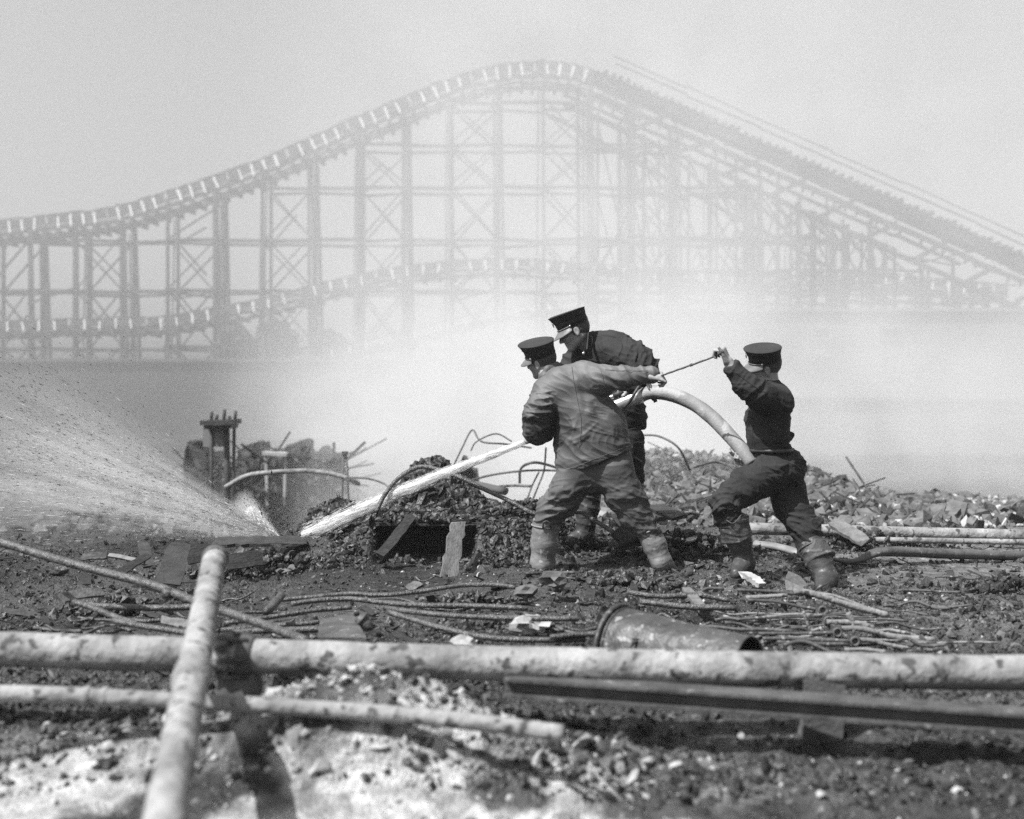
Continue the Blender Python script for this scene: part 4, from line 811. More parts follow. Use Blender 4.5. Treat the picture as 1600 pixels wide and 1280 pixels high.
o = boot(b1, W(853, 819, 7.79), W(848, 878, 7.80), W(842, 893, 8.02), .091, .080, M['boot'], seed=31); V, F = tube([W(848, 826, 7.69), W(849, 816, 7.68), W(854, 814, 7.68), W(860, 817, 7.68), W(861, 826, 7.69)], .006, 6); obj('pull_loop', V, F, M['nozdark'], o)
o = boot(b1, W(1012, 827, 7.78), W(1033, 876, 7.76), W(1050, 893, 7.93), .082, .066, M['boot'], seed=37); V, F = tube([W(1024, 818, 7.70), W(1023, 806, 7.70), W(1026, 806, 7.71), W(1028, 818, 7.72)], .005, 6); obj('pull_loop', V, F, M['nozdark'], o)

# ------------------------------------------------------------ man 2: behind the nozzle
hc = W(896, 517, 8.28)
fl = Field(W(850, 870, 7.8)*[1, 0, 1]+[0, 7.85, -.05], W(1050, 470, 8.8)*[1, 0, 1]+[0, 8.85, .02], .006)
A2, G2 = head(fl, hc, (-.90, -.08, -.42), (-.42, -.04, .90), 1.08)
fl.cap(G2(-.025, 0, -.05), W(924, 545, 8.36), .062, .072, .03)
fl.chain(WL_([(930, 560), (950, 600), (968, 650)], 8.42), [.12, .14, .13], .04, .9)
fl.chain(WL_([(950, 552, 8.28), (1004, 574, 8.15), (984, 602, 8.07)]), [.07, .055, .034], .02)
fl.chain(WL_([(905, 562, 8.55), (893, 590, 8.5), (892, 640, 8.3)]), [.06, .05, .034], .02)
fl.chain(WL_([(978, 670, 8.36), (986, 745, 8.38), (992, 835, 8.4)]), [.09, .06, .05], .02)
fl.chain(WL_([(955, 675, 8.48), (925, 760, 8.5), (915, 830, 8.5)]), [.09, .06, .05], .02)
hand(fl, W(984, 602, 8.06), (-.6, 0, -.6), (.3, .7, -.5), (-.5, -.3, .7), (1.1, 1.3, .8), 1.0)
hand(fl, W(892, 642, 8.28), (-.1, -.7, -.6), (-.3, .4, -.8), (-.9, 0, .2), (1.0, 1.2, .8), 1.0)
V, F = fl.mesh(1); b2 = obj('person', V, F, M['skin'])
tag(b2, 'man in dark buttoned jacket bent over the nozzle behind the man in the canvas coat', 'person', GRP)
hair_obj(b2, A2, G2, hc, 1.08); cap_parts(b2, A2, G2(-.006, 0, .004), 1.04)
fl = Field(W(865, 690, 7.9)*[1, 0, 1]+[0, 7.95, 0], W(1045, 505, 8.8)*[1, 0, 1]+[0, 8.8, 0], .006)
fl.chain(WL_([(928, 560), (948, 592), (964, 628), (969, 655)], 8.42), [.165, .175, .180, .190], .05, .95)
fl.chain(WL_([(921, 537, 8.37), (930, 548, 8.38)]), [.084, .11], .02)
fl.chain(WL_([(938, 546, 8.38), (958, 548, 8.28), (986, 560, 8.2), (1006, 573, 8.15)]), [.13, .125, .115, .103], .04)
fl.chain(WL_([(1006, 575, 8.13), (994, 592, 8.1), (984, 602, 8.07)]), [.092, .066, .052], .02)
fl.chain(WL_([(905, 560, 8.56), (894, 572, 8.56), (892, 608, 8.45), (892, 636, 8.32)]), [.10, .088, .075, .05], .03)
cut(fl, W(970, 671, 8.4), np.array([.05, 0, -1.0])/1.001)
V, F = fl.mesh(1); V = wrinkle(V, F, (.3, 0, 1), .011, (4, 14), 41); sl = sst((V[:, 0]-W(965, 0, 8.2)[0])/.1)*(V[:, 2] > W(0, 612, 8.2)[2]); V = wrinkle(V, F, (1, 0, -.3), .016, (4, 18), 44, sl)
P2 = lambda L: [W(x, y, 8.05) for x, y in L]
V = folds(V, F, [(P2([(968, 524), (975, 545), (966, 566)]), -.016, .014), (P2([(1000, 545), (992, 562), (996, 580)]), .015, .011), (P2([(985, 530), (1000, 545), (1014, 552)]), .012, .012), (P2([(975, 545), (985, 560), (990, 575)]), -.014, .012), (P2([(1012, 552), (1004, 568), (1006, 584)]), .012, .010)])
add_obj('jacket', V, F, M['darkcloth'], b2, 12, .3)
for nm, L in (('shoulder_seam', [(926, 524), (945, 523), (962, 527)]), ('sleeve_seam', [(966, 525), (972, 540), (966, 556)]), ('side_seam', [(985, 628), (992, 645), (998, 664)]), ('front_edge', [(914, 548), (918, 556), (924, 560)])): seam(b2, nm, V, L, M['capcloth'])
V, F = plank(W(922, 522, 8.26), W(919, 552, 8.13), .075, .010, (.9, -.35, .1), 6, .08); obj('lapel', V, F, M['capcloth'], b2, smooth=False)
B, Fb = ico2(); obj('button', B*.012+W(912, 552, 8.17), Fb, M['button'], b2)
fl = Field(W(880, 780, 8.1)*[1, 0, 1]+[0, 8.1, 0], W(1030, 640, 8.8)*[1, 0, 1]+[0, 8.8, 0], .006)
fl.cap(W(966, 668, 8.42), W(970, 690, 8.42), .165, .15, .03, .9); fl.chain(WL_([(980, 685, 8.36), (984, 725, 8.36), (986, 762, 8.38)]), [.115, .098, .09], .03); fl.chain(WL_([(955, 690, 8.5), (935, 730, 8.5), (923, 765, 8.5)]), [.12, .105, .098], .03)
V, F = fl.mesh(1); V = wrinkle(V, F, (0, 0, 1), .014, (5, 16), 47); add_obj('trousers', V, F, M['darkcloth'], b2, 14, .3)
boot(b2, W(922, 757, 8.5), W(914, 834, 8.5), W(880, 852, 8.42), .093, .066, M['bootdk'], seed=51)
boot(b2, W(987, 757, 8.38), W(992, 834, 8.38), W(966, 851, 8.30), .085, .064, M['bootdk'], seed=53)

# ------------------------------------------------------------ man 3: striding on the right
hc = W(1194, 572, 7.6)
fl = Field(W(1095, 945, 7.0)*[1, 0, 1]+[0, 6.95, 0], W(1325, 515, 8.0)*[1, 0, 1]+[0, 8.1, .05], .0055)
A3, G3 = head(fl, hc, (-.97, .10, -.16), (.06, -.34, .94), .98)
fl.cap(G3(-.022, 0, -.05), W(1204, 612, 7.6), .058, .066, .03)
fl.chain(WL_([(1203, 622), (1202, 655), (1206, 705)], 7.6), [.10, .11, .10], .04, 1.3)
fl.chain(WL_([(1212, 628, 7.46), (1186, 618, 7.38), (1166, 602, 7.35), (1144, 576, 7.35), (1138, 566, 7.35)]), [.06, .05, .044, .034, .029], .02)
fl.chain(WL_([(1200, 630, 7.78), (1184, 675, 7.86), (1180, 695, 7.82), (1170, 716, 7.76)]), [.06, .048, .036, .03], .02)
fl.chain(WL_([(1206, 735, 7.52), (1132, 788, 7.42), (1160, 870, 7.5)]), [.09, .06, .045], .02)
fl.chain(WL_([(1222, 738, 7.66), (1248, 800, 7.58), (1290, 895, 7.36)]), [.09, .06, .045], .02)
hand(fl, W(1139, 567, 7.35), (-.42, -.05, .90), (-.78, .45, -.40), (.25, -.95, .25), (1.25, 1.45, .9), 1.06, thumb=(1.0, .25, .10), tc=.12)
hand(fl, W(1168, 719, 7.74), (-.55, -.70, -.15), (.15, -.25, .95), (-.8, .5, .2), (.9, 1.1, .6), 1.12)
V, F = fl.mesh(1); b3 = obj('person', V, F, M['skin'])
tag(b3, 'man in dark short jacket striding left, fist raised before his face', 'person', GRP)
hair_obj(b3, A3, G3, hc, .98); cap_parts(b3, A3, G3(-.004, 0, .008), .93)
fl = Field(W(1120, 740, 7.0)*[1, 0, 1]+[0, 7.1, 0], W(1260, 555, 8.1)*[1, 0, 1]+[0, 8.1, 0], .0055)
fl.chain(WL_([(1206, 628), (1199, 655), (1199, 680), (1203, 704)], 7.6), [.115, .138, .132, .122], .04, 1.25)
fl.chain(WL_([(1203, 606, 7.6), (1208, 617, 7.6)]), [.070, .10], .02)
fl.cap(W(1214, 626, 7.5), W(1214, 628, 7.7), .10, .10, .03)
fl.chain(WL_([(1214, 630, 7.48), (1188, 619, 7.38), (1167, 603, 7.35), (1146, 578, 7.35)]), [.105, .092, .078, .056], .03)
fl.chain(WL_([(1200, 632, 7.76), (1188, 672, 7.86), (1176, 706, 7.79)]), [.10, .075, .050], .03)
fl.ell(W(1140, 570, 7.35), (.044, .044, .030), k=.004, sub=True); cut(fl, W(1205, 706, 7.6), np.array([-.12, 0, -1.0])/1.007)
fl.cap(W(1222, 690, 7.56), W(1236, 680, 7.6), .035, .022, .02)
V, F = fl.mesh(1); V = wrinkle(V, F, (.2, 0, 1), .007, (3, 12), 61); sl = sst((W(1200, 0, 7.4)[0]-V[:, 0])/.06)*(V[:, 2] > W(0, 632, 7.4)[2]); V = wrinkle(V, F, (1, 0, -1), .012, (4, 16), 64, sl)
P3 = lambda L: [W(x, y, 7.4) for x, y in L]
V = folds(V, F, [(P3([(1172, 632), (1173, 665), (1172, 695)]), .010, .008), (P3([(1182, 632), (1181, 665), (1180, 695)]), .012, .009), (P3([(1215, 612), (1208, 626), (1196, 636)]), -.014, .012), (P3([(1222, 618), (1216, 636), (1205, 645)]), .012, .012), (P3([(1215, 695), (1228, 688), (1236, 678)]), .014, .012)])
add_obj('jacket', V, F, M['darkcloth'], b3, 16, .3)
for nm, L in (('front_edge', [(1176, 640), (1175, 665), (1176, 694)]), ('side_seam', [(1205, 640), (1204, 670), (1206, 698)]), ('arm_seam', [(1150, 582), (1165, 594), (1182, 606), (1200, 615)]), ('back_seam', [(1222, 622), (1226, 650), (1224, 685)])): seam(b3, nm, V, L, M['capcloth'])
fl = Field(W(1185, 625, 7.3)*[1, 0, 1]+[0, 7.35, 0], W(1230, 590, 7.9)*[1, 0, 1]+[0, 7.9, 0], .0055); fl.chain(WL_([(1191, 612, 7.5), (1200, 606, 7.52), (1212, 599, 7.58), (1214, 599, 7.68)]), [.014, .022, .024, .02], .015); V, F = fl.mesh(1); add_obj('collar', V, F, M['darkcloth'], b3, 2, .25)
fl = Field(W(1100, 890, 7.0)*[1, 0, 1]+[0, 7.1, 0], W(1310, 680, 8.1)*[1, 0, 1]+[0, 8.0, 0], .0055)
fl.cap(W(1208, 706, 7.6), W(1216, 722, 7.6), .118, .140, .03, 1.1); fl.ell(W(1228, 732, 7.6), (.118, .16, .125), k=.04)
fl.chain(WL_([(1206, 738, 7.53), (1164, 762, 7.46), (1131, 787, 7.42)]), [.128, .108, .080], .03); fl.chain(WL_([(1131, 787, 7.42), (1141, 812, 7.44), (1150, 832, 7.46)]), [.080, .078, .075], .02)
fl.chain(WL_([(1222, 742, 7.66), (1236, 790, 7.6), (1258, 835, 7.5), (1272, 862, 7.45)]), [.135, .108, .088, .080], .03)
V, F = fl.mesh(1); m_ = sst((W(1160, 0, 7.4)[0]-V[:, 0])/.05); V = wrinkle(V, F, (.8, 0, 1), .010, (4, 14), 71); V = wrinkle(V, F, (-.5, 0, 1), .018, (5, 18), 72, m_)
m_ = sst((V[:, 0]-W(1228, 0, 7.4)[0])/.05)*sst((W(0, 780, 7.5)[2]-V[:, 2])/.08); V = wrinkle(V, F, (.3, 0, 1), .018, (5, 17), 75, m_); m_ = sst((V[:, 2]-W(0, 752, 7.5)[2])/.05); V = wrinkle(V, F, (.1, 0, 1), .015, (5, 15), 76, m_)
V = folds(V, F, [(P3([(1215, 715), (1240, 718), (1250, 745)]), .014, .012), (P3([(1205, 728), (1225, 728), (1240, 722)]), .013, .010), (P3([(1118, 790), (1140, 798), (1160, 792)]), .014, .008), (P3([(1125, 803), (1142, 808), (1158, 800)]), .012, .008)])
add_obj('trousers', V, F, M['darkcloth'], b3, 18, .3)
V, F = tube([W(1206+33*math.cos(a), 703-4*math.sin(a)*0, 7.6)+np.array([0, .165*math.sin(a), 0]) for a in np.linspace(0, 2*math.pi, 33)], .009, 6, caps=False, flat=1.5); obj('belt', V, F, M['nozdark'], b3)
def cuffed(par, top, ank, toe, rt, ra, c0, c1, cr, seed):
    o = boot(par, top, ank, toe, rt, ra, M['bootdk'], seed=seed); P = np.array([c0, c1]); f = Field(P.min(0)-.16, P.max(0)+.16, .006); ax = np.array(c1)-np.array(c0); L = np.linalg.norm(ax); ax = ax/L
    f.cap(c0, c1, cr*.93, cr*1.06, .01); cut(f, np.array(c0)+ax*.005, -ax); cut(f, np.array(c1)-ax*.005, ax); V, F = f.mesh(1); V = wrinkle(V, F, ax, .012, (6, 14), seed+3); q = obj('boot_cuff', V, F, M['cuff'], o)
    V, F = tube(crom([np.array(c0)+np.array([-.06, -.075, -.01]), np.array(c0)+np.array([-.01, -.112, -.035]), np.array(c0)+np.array([.05, -.085, .02])], 5), .0035, 6); obj('strap', V, F, M['cuff'], o)

cuffed(b3, W(1146, 815, 7.45), W(1163, 876, 7.50), W(1150, 896, 7.36), .084, .064, W(1143, 806, 7.44), W(1153, 842, 7.46), .098, 81)
cuffed(b3, W(1268, 852, 7.46), W(1291, 902, 7.35), W(1284, 920, 7.20), .086, .066, W(1269, 850, 7.46), W(1283, 876, 7.40), .092, 85)
# ------------------------------------------------------------ nozzle, hose, rope, water
n0 = W(1003, 618, 8.06); n1 = W(820, 691, 8.10); ax = (n1-n0)/np.linalg.norm(n1-n0); Ln = np.linalg.norm(n1-n0)
noz = thing('hose_nozzle', tuple(n0), 'long bright metal nozzle with clamp and handles, aimed down left between two men', 'nozzle')
V, F = tube([n0+ax*t for t in (0, .04, .1, .12, .22, .24, .60, Ln-.06, Ln)], [.050, .050, .048, .047, .044, .043, .030, .022, .019], 20); obj('barrel', V, F, M['brass'], noz)
up = np.cross(ax, [0, 1, 0]); up = up if up[2] > 0 else -up; fr = np.array([0, -1.0, 0])
V, F = tube([n0+ax*t+up*.068+fr*.01 for t in (.03, .06, .20, .30, .5)], [.014, .016, .016, .013, .013], 12); obj('side_bar', V, F, M['brass'], noz)
V, F = tube([n0+ax*.11+up*.072+fr*.012, n0+ax*.19+up*.070+fr*.012], .019, 12); obj('grip', V, F, M['nozdark'], noz)
V, F = tube(crom([n0+ax*.15-up*.03+fr*.035, n0+ax*.10-up*.005+fr*.062, n0+ax*.05+up*.035+fr*.07, n0+ax*-.01+up*.075+fr*.045, n0-ax*.045+up*.085+fr*.02], 6), .011, 8); obj('handle', V, F, M['nozdark'], noz)
def ringt(c, axd, r, w, th, name, mat, par):
    A = frame_from(axd); P = [c+A[1]*r*math.cos(a)+A[2]*r*math.sin(a) for a in np.linspace(0, 2*math.pi, 25)]; V, F = tube(P, w, 6, caps=False); return obj(name, V, F, mat, par)
c = n0-ax*.07
for q in (-.008, .008): ringt(c+ax*q, ax, .055, .011, 0, 'clamp_band', M['nozdark'], noz)
V, F = tube([c+up*.05, c+up*.105], [.016, .012], 8); o = obj('clamp_lug', V, F, M['nozdark'], noz); V, F = tube([c+up*.092-fr*.02, c+up*.092+fr*.035], .009, 8); obj('bolt', V, F, M['brass'], o)
V, F = tube([c-up*.05+fr*.02, c-up*.078+fr*.02], .014, 8); obj('clamp_lug', V, F, M['nozdark'], noz)
hp = crom([n0-ax*-.01, W(1018, 613, 8.04), W(1050, 617, 7.98), W(1085, 632, 7.9), W(1115, 655, 7.82), W(1142, 683, 7.72), W(1163, 708, 7.64), W(1176, 726, 7.60)], 10)
hose = thing('fire_hose', tuple(hp[0]), 'thick grey hose arching from the nozzle down to the striding man', 'fire hose')
V, F = tube(hp, [.046, .050, .050, .048, .050, .048, .048, .046], 22); N = normals_tri = None; V = V+.0025*(n3(V[:, 0]*18, V[:, 1]*18, V[:, 2]*18, 3)-.5)[:, None]
obj('hose_wall', V, F, M['hose'], hose)
e = hp[-1]; de = hp[-1]-hp[-4]; de /= np.linalg.norm(de)
ringt(e-de*.01+fr*.0, de, .052, .010, 0, 'coupling_ring', M['darkpipe'], hose); ringt(e+de*.03, de, .050, .008, 0, 'coupling_ring', M['darkpipe'], hose)
rp = crom([W(1019, 595, 7.66), W(1030, 589, 7.64), W(1045, 583, 7.60), W(1080, 570.5, 7.5), W(1117, 557, 7.36), W(1125, 552, 7.31), W(1131, 549, 7.30)], 8); rp = [p+np.array([0, 0, .0008*math.sin(i*1.7)]) for i, p in enumerate(rp)]
rope = thing('pull_rope', tuple(rp[0]), 'short dark rope stretched tight between an outstretched hand and a raised fist', 'rope'); V, F = tube(rp, .0062, 8, jit=.2); obj('strand', V, F, M['rope'], rope)
for t in (0.52, 0.80, .86): i = int(t*(len(rp)-1)); V, F = tube([rp[i]-np.array([.008, 0, .003]), rp[i]+np.array([.010, 0, .004])], .0095, 8); obj('knot', V, F, M['rope'], rope)
# jet
j0 = n1+ax*.005; j1 = W(476, 838, 8.72); T = np.linspace(0, 1, 60); J = [j0+(j1-j0)*t+np.array([0, 0, .05*math.sin(math.pi*t)*.5]) for t in T]
jet = thing('water_jet', tuple(j0), 'straight white jet of water from the nozzle to the smouldering ground', 'water jet')
V, F = tube(J, [.019, .024, .030, .036, .040, .043, .044], 20, jit=0.0); obj('jet_core', V, F, M['jet'], jet)
def streaks(P, D, L, R):
    """thin double-ended drops at P, along unit D, length L, radius R"""
    n = len(P); h = np.cross(D, rng.normal(size=(n, 3))); h /= np.linalg.norm(h, axis=1)[:, None]; k = np.cross(D, h)
    V = np.stack([P-D*L[:, None]/2, P+h*R[:, None], P+(-.5*h+.87*k)*R[:, None], P+(-.5*h-.87*k)*R[:, None], P+D*L[:, None]/2], 1)
    F = np.array([(0, 1, 2), (0, 2, 3), (0, 3, 1), (4, 2, 1), (4, 3, 2), (4, 1, 3)])
    return V.reshape(-1, 3), (F[None]+(np.arange(n)*5)[:, None, None]).reshape(-1, 3)
n = 1500; t = rng.random(n)**.7; a = rng.random(n)*2*math.pi; r = (.020+.026*t)*(1.02+(.12+.35*t)*np.abs(rng.normal(size=n))); Jd = (j1-j0)/np.linalg.norm(j1-j0); A = frame_from(Jd)
P = j0+(j1-j0)*t[:, None]+np.stack([0*t, 0*t, .025*np.sin(math.pi*t)], 1)+(np.cos(a)*r)[:, None]*A[1]+(np.sin(a)*r)[:, None]*A[2]
V, F = streaks(P, np.repeat(Jd[None], n, 0)+.02*rng.normal(size=(n, 3)), .05+.10*rng.random(n), .0008+.0012*rng.random(n)); tag(obj('jet_spray', V, F, M['drop'], jet), kind='stuff')
# fan of spray
imp = W(440, 842, 8.74)
spray = thing('water_spray', tuple(imp), 'fan of white spray bursting off the ground where the jet hits, blowing left', 'spray')
sp, t_, v = volume_mat('spray_mist', 1.0, 0.0, 1.0); tc = t_.nodes.new('ShaderNodeTexCoord'); sx = t_.nodes.new('ShaderNodeSeparateXYZ'); t_.links.new(tc.outputs['Object'], sx.inputs[0]); x_, y_, z_ = sx.outputs
mx = math_(t_, 'MULTIPLY', x_, -1.0); rr = math_(t_, 'SQRT', math_(t_, 'ADD', math_(t_, 'MULTIPLY', mx, mx), math_(t_, 'MULTIPLY', z_, z_))); an = math_(t_, 'ARCTAN2', z_, math_(t_, 'MAXIMUM', mx, 0.001))
az = math_(t_, 'DIVIDE', y_, math_(t_, 'ADD', rr, 0.12))
cm = t_.nodes.new('ShaderNodeCombineXYZ'); t_.links.new(math_(t_, 'MULTIPLY', an, 21.0), cm.inputs[0]); t_.links.new(math_(t_, 'MULTIPLY', az, 9.0), cm.inputs[1]); t_.links.new(math_(t_, 'MULTIPLY', rr, 1.1), cm.inputs[2])
ns = t_.nodes.new('ShaderNodeTexNoise'); ns.inputs['Scale'].default_value = 1.0; ns.inputs['Detail'].default_value = 4; ns.inputs['Roughness'].default_value = .65; t_.links.new(cm.outputs[0], ns.inputs['Vector'])
fa = math_(t_, 'MULTIPLY', ramp(t_, an, -.02, .22), ramp(t_, an, .30, .72, 1, 0)); fz = math_(t_, 'MULTIPLY', ramp(t_, az, -.34, -.05), ramp(t_, az, .05, .34, 1, 0))
fr_ = math_(t_, 'DIVIDE', 1.0, math_(t_, 'ADD', math_(t_, 'MULTIPLY', rr, 1.0), .035)); fe = ramp(t_, rr, .9, 3.0, 1, 0)
dd = math_(t_, 'MULTIPLY', math_(t_, 'MULTIPLY', fa, fz), math_(t_, 'MULTIPLY', fr_, fe)); dd = math_(t_, 'MULTIPLY', dd, ramp(t_, ns.outputs[0], .40, .62, .05, 2.3))
core = math_(t_, 'MULTIPLY', math_(t_, 'MULTIPLY', ramp(t_, rr, .5, .02), ramp(t_, an, .50, .66)), math_(t_, 'MULTIPLY', ramp(t_, an, .80, 1.0, 1, 0), ramp(t_, az, -.3, 0)))
t_.links.new(math_(t_, 'ADD', math_(t_, 'MULTIPLY', dd, 1.7), math_(t_, 'MULTIPLY', math_(t_, 'MULTIPLY', core, fz), 55.0)), v.inputs['Density'])
V, F = box(imp+np.array([-1.7, .0, .85]), (3.6, 2.0, 1.9)); o = obj('mist', V, F, sp, spray, smooth=False); tag(o, kind='stuff')
def fan(n, amu, asd, rmax, rp=1.0, ysd=.16):
    an = rng.normal(amu, asd, n); an = np.where(an < .02, .02+rng.random(n)*.5, an); az = rng.normal(0, ysd, n); r = rmax*rng.random(n)**rp
    D = np.stack([-np.cos(an), az, np.sin(an)], 1); D /= np.linalg.norm(D, axis=1)[:, None]; P = imp+D*r[:, None]+np.array([0, 0, -1])*(.035*r**2)[:, None]; D2 = D+np.array([0, 0, -1])*(.07*r)[:, None]; return P, D2/np.linalg.norm(D2, axis=1)[:, None], r
P, D, r = fan(1100, .30, .15, 2.2, .8); V, F = streaks(P, D, .02+.05*rng.random(len(P))*(.5+r), .0008+.0014*rng.random(len(P))**2); tag(obj('droplets', V, F, M['drop'], spray), kind='stuff')
P, D, r = fan(900, .74, .06, .34, .9, .12); V, F = streaks(P, D, .02+.04*rng.random(len(P)), .002+.004*rng.random(len(P))); tag(obj('droplets', V, F, M['drop'], spray), kind='stuff')
P, D, r = fan(1700, .44, .15, 2.6, .5); V, F = streaks(P, D, .015+.03*rng.random(len(P)), .0014+.0026*rng.random(len(P))**2)
P2_, D2_, r2 = fan(260, .75, .25, .55, .8); P2_ = P2_+np.array([.10, 0, .02]); D2_ = D2_*np.array([.5, 1, 1.4]); V2, F2 = streaks(P2_, D2_, .008+.03*rng.random(260)**2, .002+.006*rng.random(260)**2)
mud = obj('mud_splash', np.concatenate([V, V2]), np.concatenate([F, F2+len(V)]), M['mud']); tag(mud, 'dark drops of mud flung up and left from the spot the jet hits', 'mud splash', kind='stuff')
# ------------------------------------------------------------ near things
pipe('thin_rod', [(1322, 714, 13.5), (1338, 738, 13.4), (1358, 768, 13.3)], .013, M['darkpipe'], 'thin rod leaning alone against the smoke at far right', 'rod', 6)
pipe('thin_rod', [(1290, 803, 11.0), (1345, 804, 11.0), (1470, 805, 11.0)], .020, M['darkpipe'], 'level grey rod lying above the pale pipe at right', 'rod', 8)
pipe('pale_pipe', [(1172, 826, 8.95), (1290, 829, 8.95), (1395, 832, 8.95), (1640, 838, 8.95)], .047, M['palepipe'], 'smooth pale pipe lying level behind the legs of the striding man', 'pipe', 16, .01)
pipe('pale_pipe', [(1350, 844, 8.75), (1400, 844, 8.75), (1640, 848, 8.75)], .022, M['palepipe'], 'thinner pale pipe just below the level pipe at the right edge', 'pipe', 12, .01)
V, F = plank(W(1302, 816, 8.85), W(1350, 846, 8.55), .13, .03, (0, -.6, .8), 8, .25); tag(obj('leaning_board', V, F, M['wood'], None, smooth=False), 'weathered board leaning across the pale pipe at right', 'board')
pipe('slack_hose', [(1180, 850, 8.6), (1215, 855, 8.5), (1240, 862, 8.4), (1262, 872, 8.3), (1290, 876, 8.3)], .05, M['hose'], 'flattened grey hose on the ground between the striding legs', 'hose', 12, .06, flat=.55)
pipe('slack_hose', [(1296, 873, 7.9), (1325, 878, 7.9), (1345, 874, 7.9), (1368, 864, 7.95), (1400, 862, 8.0), (1500, 866, 8.1), (1640, 870, 8.2)], [.02, .035, .04, .06, .07, .07, .07], M['darkpipe'], 'dark crumpled hose trailing off the right edge', 'hose', 12, .1, flat=.5)
# big foreground pipe with its coupling
bp = thing('main_pipe', tuple(W(760, 1040, 3.95)), 'thick pale iron pipe lying across the whole foreground', 'pipe')
L = [W(-260, 1004, 4.05), W(95, 1017, 4.0), W(400, 1026, 3.98), W(760, 1036, 3.95), W(1100, 1044, 3.93), W(1400, 1049, 3.92), W(1900, 1056, 3.9)]; P = crom(L, 14)
V, F = tube(P, .0595, 28, 0); V = V+(.004*(n3(V[:, 0]*9, V[:, 1]*12, V[:, 2]*12, 4)-.5))[:, None]; obj('pipe_wall', V, F, M['palepipe'], bp)
ax_ = (L[2]-L[1])/np.linalg.norm(L[2]-L[1]); c = W(352, 1024, 3.985)
for q, r, w in ((0, .076, .05), (.075, .070, .055)): V, F = tube([c+ax_*(q-w/2), c+ax_*(q-w/2+.006), c+ax_*(q+w/2-.006), c+ax_*(q+w/2)], [r-.008, r, r, r-.008], 24); obj('coupling', V, F, M['palepipe'] if q == 0 else M['darkpipe'], bp)
for a in np.linspace(0, 2*math.pi, 7)[:-1]: p = c+ax_*.036+np.array([0, math.cos(a), math.sin(a)])*.074; V, F = tube([p-ax_*.05, p+ax_*.05], .009, 6); obj('bolt', V, F, M['darkpipe'], bp)
sp_ = thing('side_pipe', tuple(W(300, 1110, 3.3)), 'thinner pale jointed pipe low in the left foreground', 'pipe')
L = [W(-200, 1078, 3.62), W(95, 1086, 3.58), W(330, 1098, 3.55), W(560, 1112, 3.5), (W(720, 1126, 3.46)), W(880, 1146, 3.42)]; P = crom(L, 10); V, F = tube(P, .0255, 18, .0); obj('pipe_wall', V, F, M['palepipe'], sp_)
for x, y in ((137, 1087), (165, 1088)): c = W(x, y+1, 3.575); V, F = tube([c-[.012, 0, 0], c-[.008, 0, 0], c+[.008, 0, 0], c+[.012, 0, 0]], [.027, .031, .031, .027], 18); obj('coupling', V, F, M['palepipe'], sp_)
pk = thing('upright_pipe', tuple(W(300, 1080, 3.3)), 'pale blurred pipe rising toward the viewer at lower left, end open', 'pipe')
a = W(336, 872, 4.62); b = W(300, 1060, 3.30); e_ = a+(b-a)*1.95; V, F = tube([a+(e_-a)*t for t in np.linspace(0, 1, 26)], .0475, 24); V = V+(.003*(n3(V[:, 0]*20, V[:, 1]*14, V[:, 2]*14, 8)-.5))[:, None]; obj('pipe_wall', V, F, M['palepipe'], pk)
dv = (e_-a)/np.linalg.norm(e_-a)
for t, r in ((.0, .054), (.02, .053)): V, F = tube([a+dv*(t-.012), a+dv*(t-.006), a+dv*(t+.02), a+dv*(t+.024)], [r-.004, r, r, r-.005], 24); obj('collar', V, F, M['darkpipe'], pk)
V, F = tube([b-dv*.05, b-dv*.044, b+dv*.05, b+dv*.056], [.049, .056, .056, .049], 24); obj('collar', V, F, M['palepipe'], pk)
for x, y0, w in ((-.95, 4.02, .16), (1.05, 3.95, .15), (-1.9, 4.05, .16)): V, F = box(np.array([x, y0, .13]), (.13, .14, .27)); V = V+.012*rng.normal(size=V.shape); tag(obj('support_block', V, F, M['clodmid'], None, smooth=False), {-.95: 'pale block under the thick pipe, left of centre', 1.05: 'pale block holding up the thick pipe toward the right', -1.9: 'pale block under the left end of the thick pipe'}[x], 'block')
gi = thing('iron_girder', tuple(W(1100, 1090, 3.85)), 'dark flat girder slanting down right beneath the thick pale pipe', 'girder')
A_, B_ = W(790, 1068, 3.92), W(1640, 1128, 3.66); V, F = beam(A_, B_, .05, .050); obj('web', V, F, M['darkpipe'], gi, smooth=False)
for q in (-.027, .027): V, F = beam(A_+[0, -.01, q], B_+[0, -.01, q], .10, .010); obj('flange', V, F, M['darkpipe'], gi, smooth=False)
V, F = tube([W(800, 1064, 3.9), W(930, 1068, 3.88), W(1080, 1078, 3.85)], .011, 8); tag(obj('thin_rod', V, F, M['palepipe'], None), 'pale rod along the top of the dark girder', 'rod')
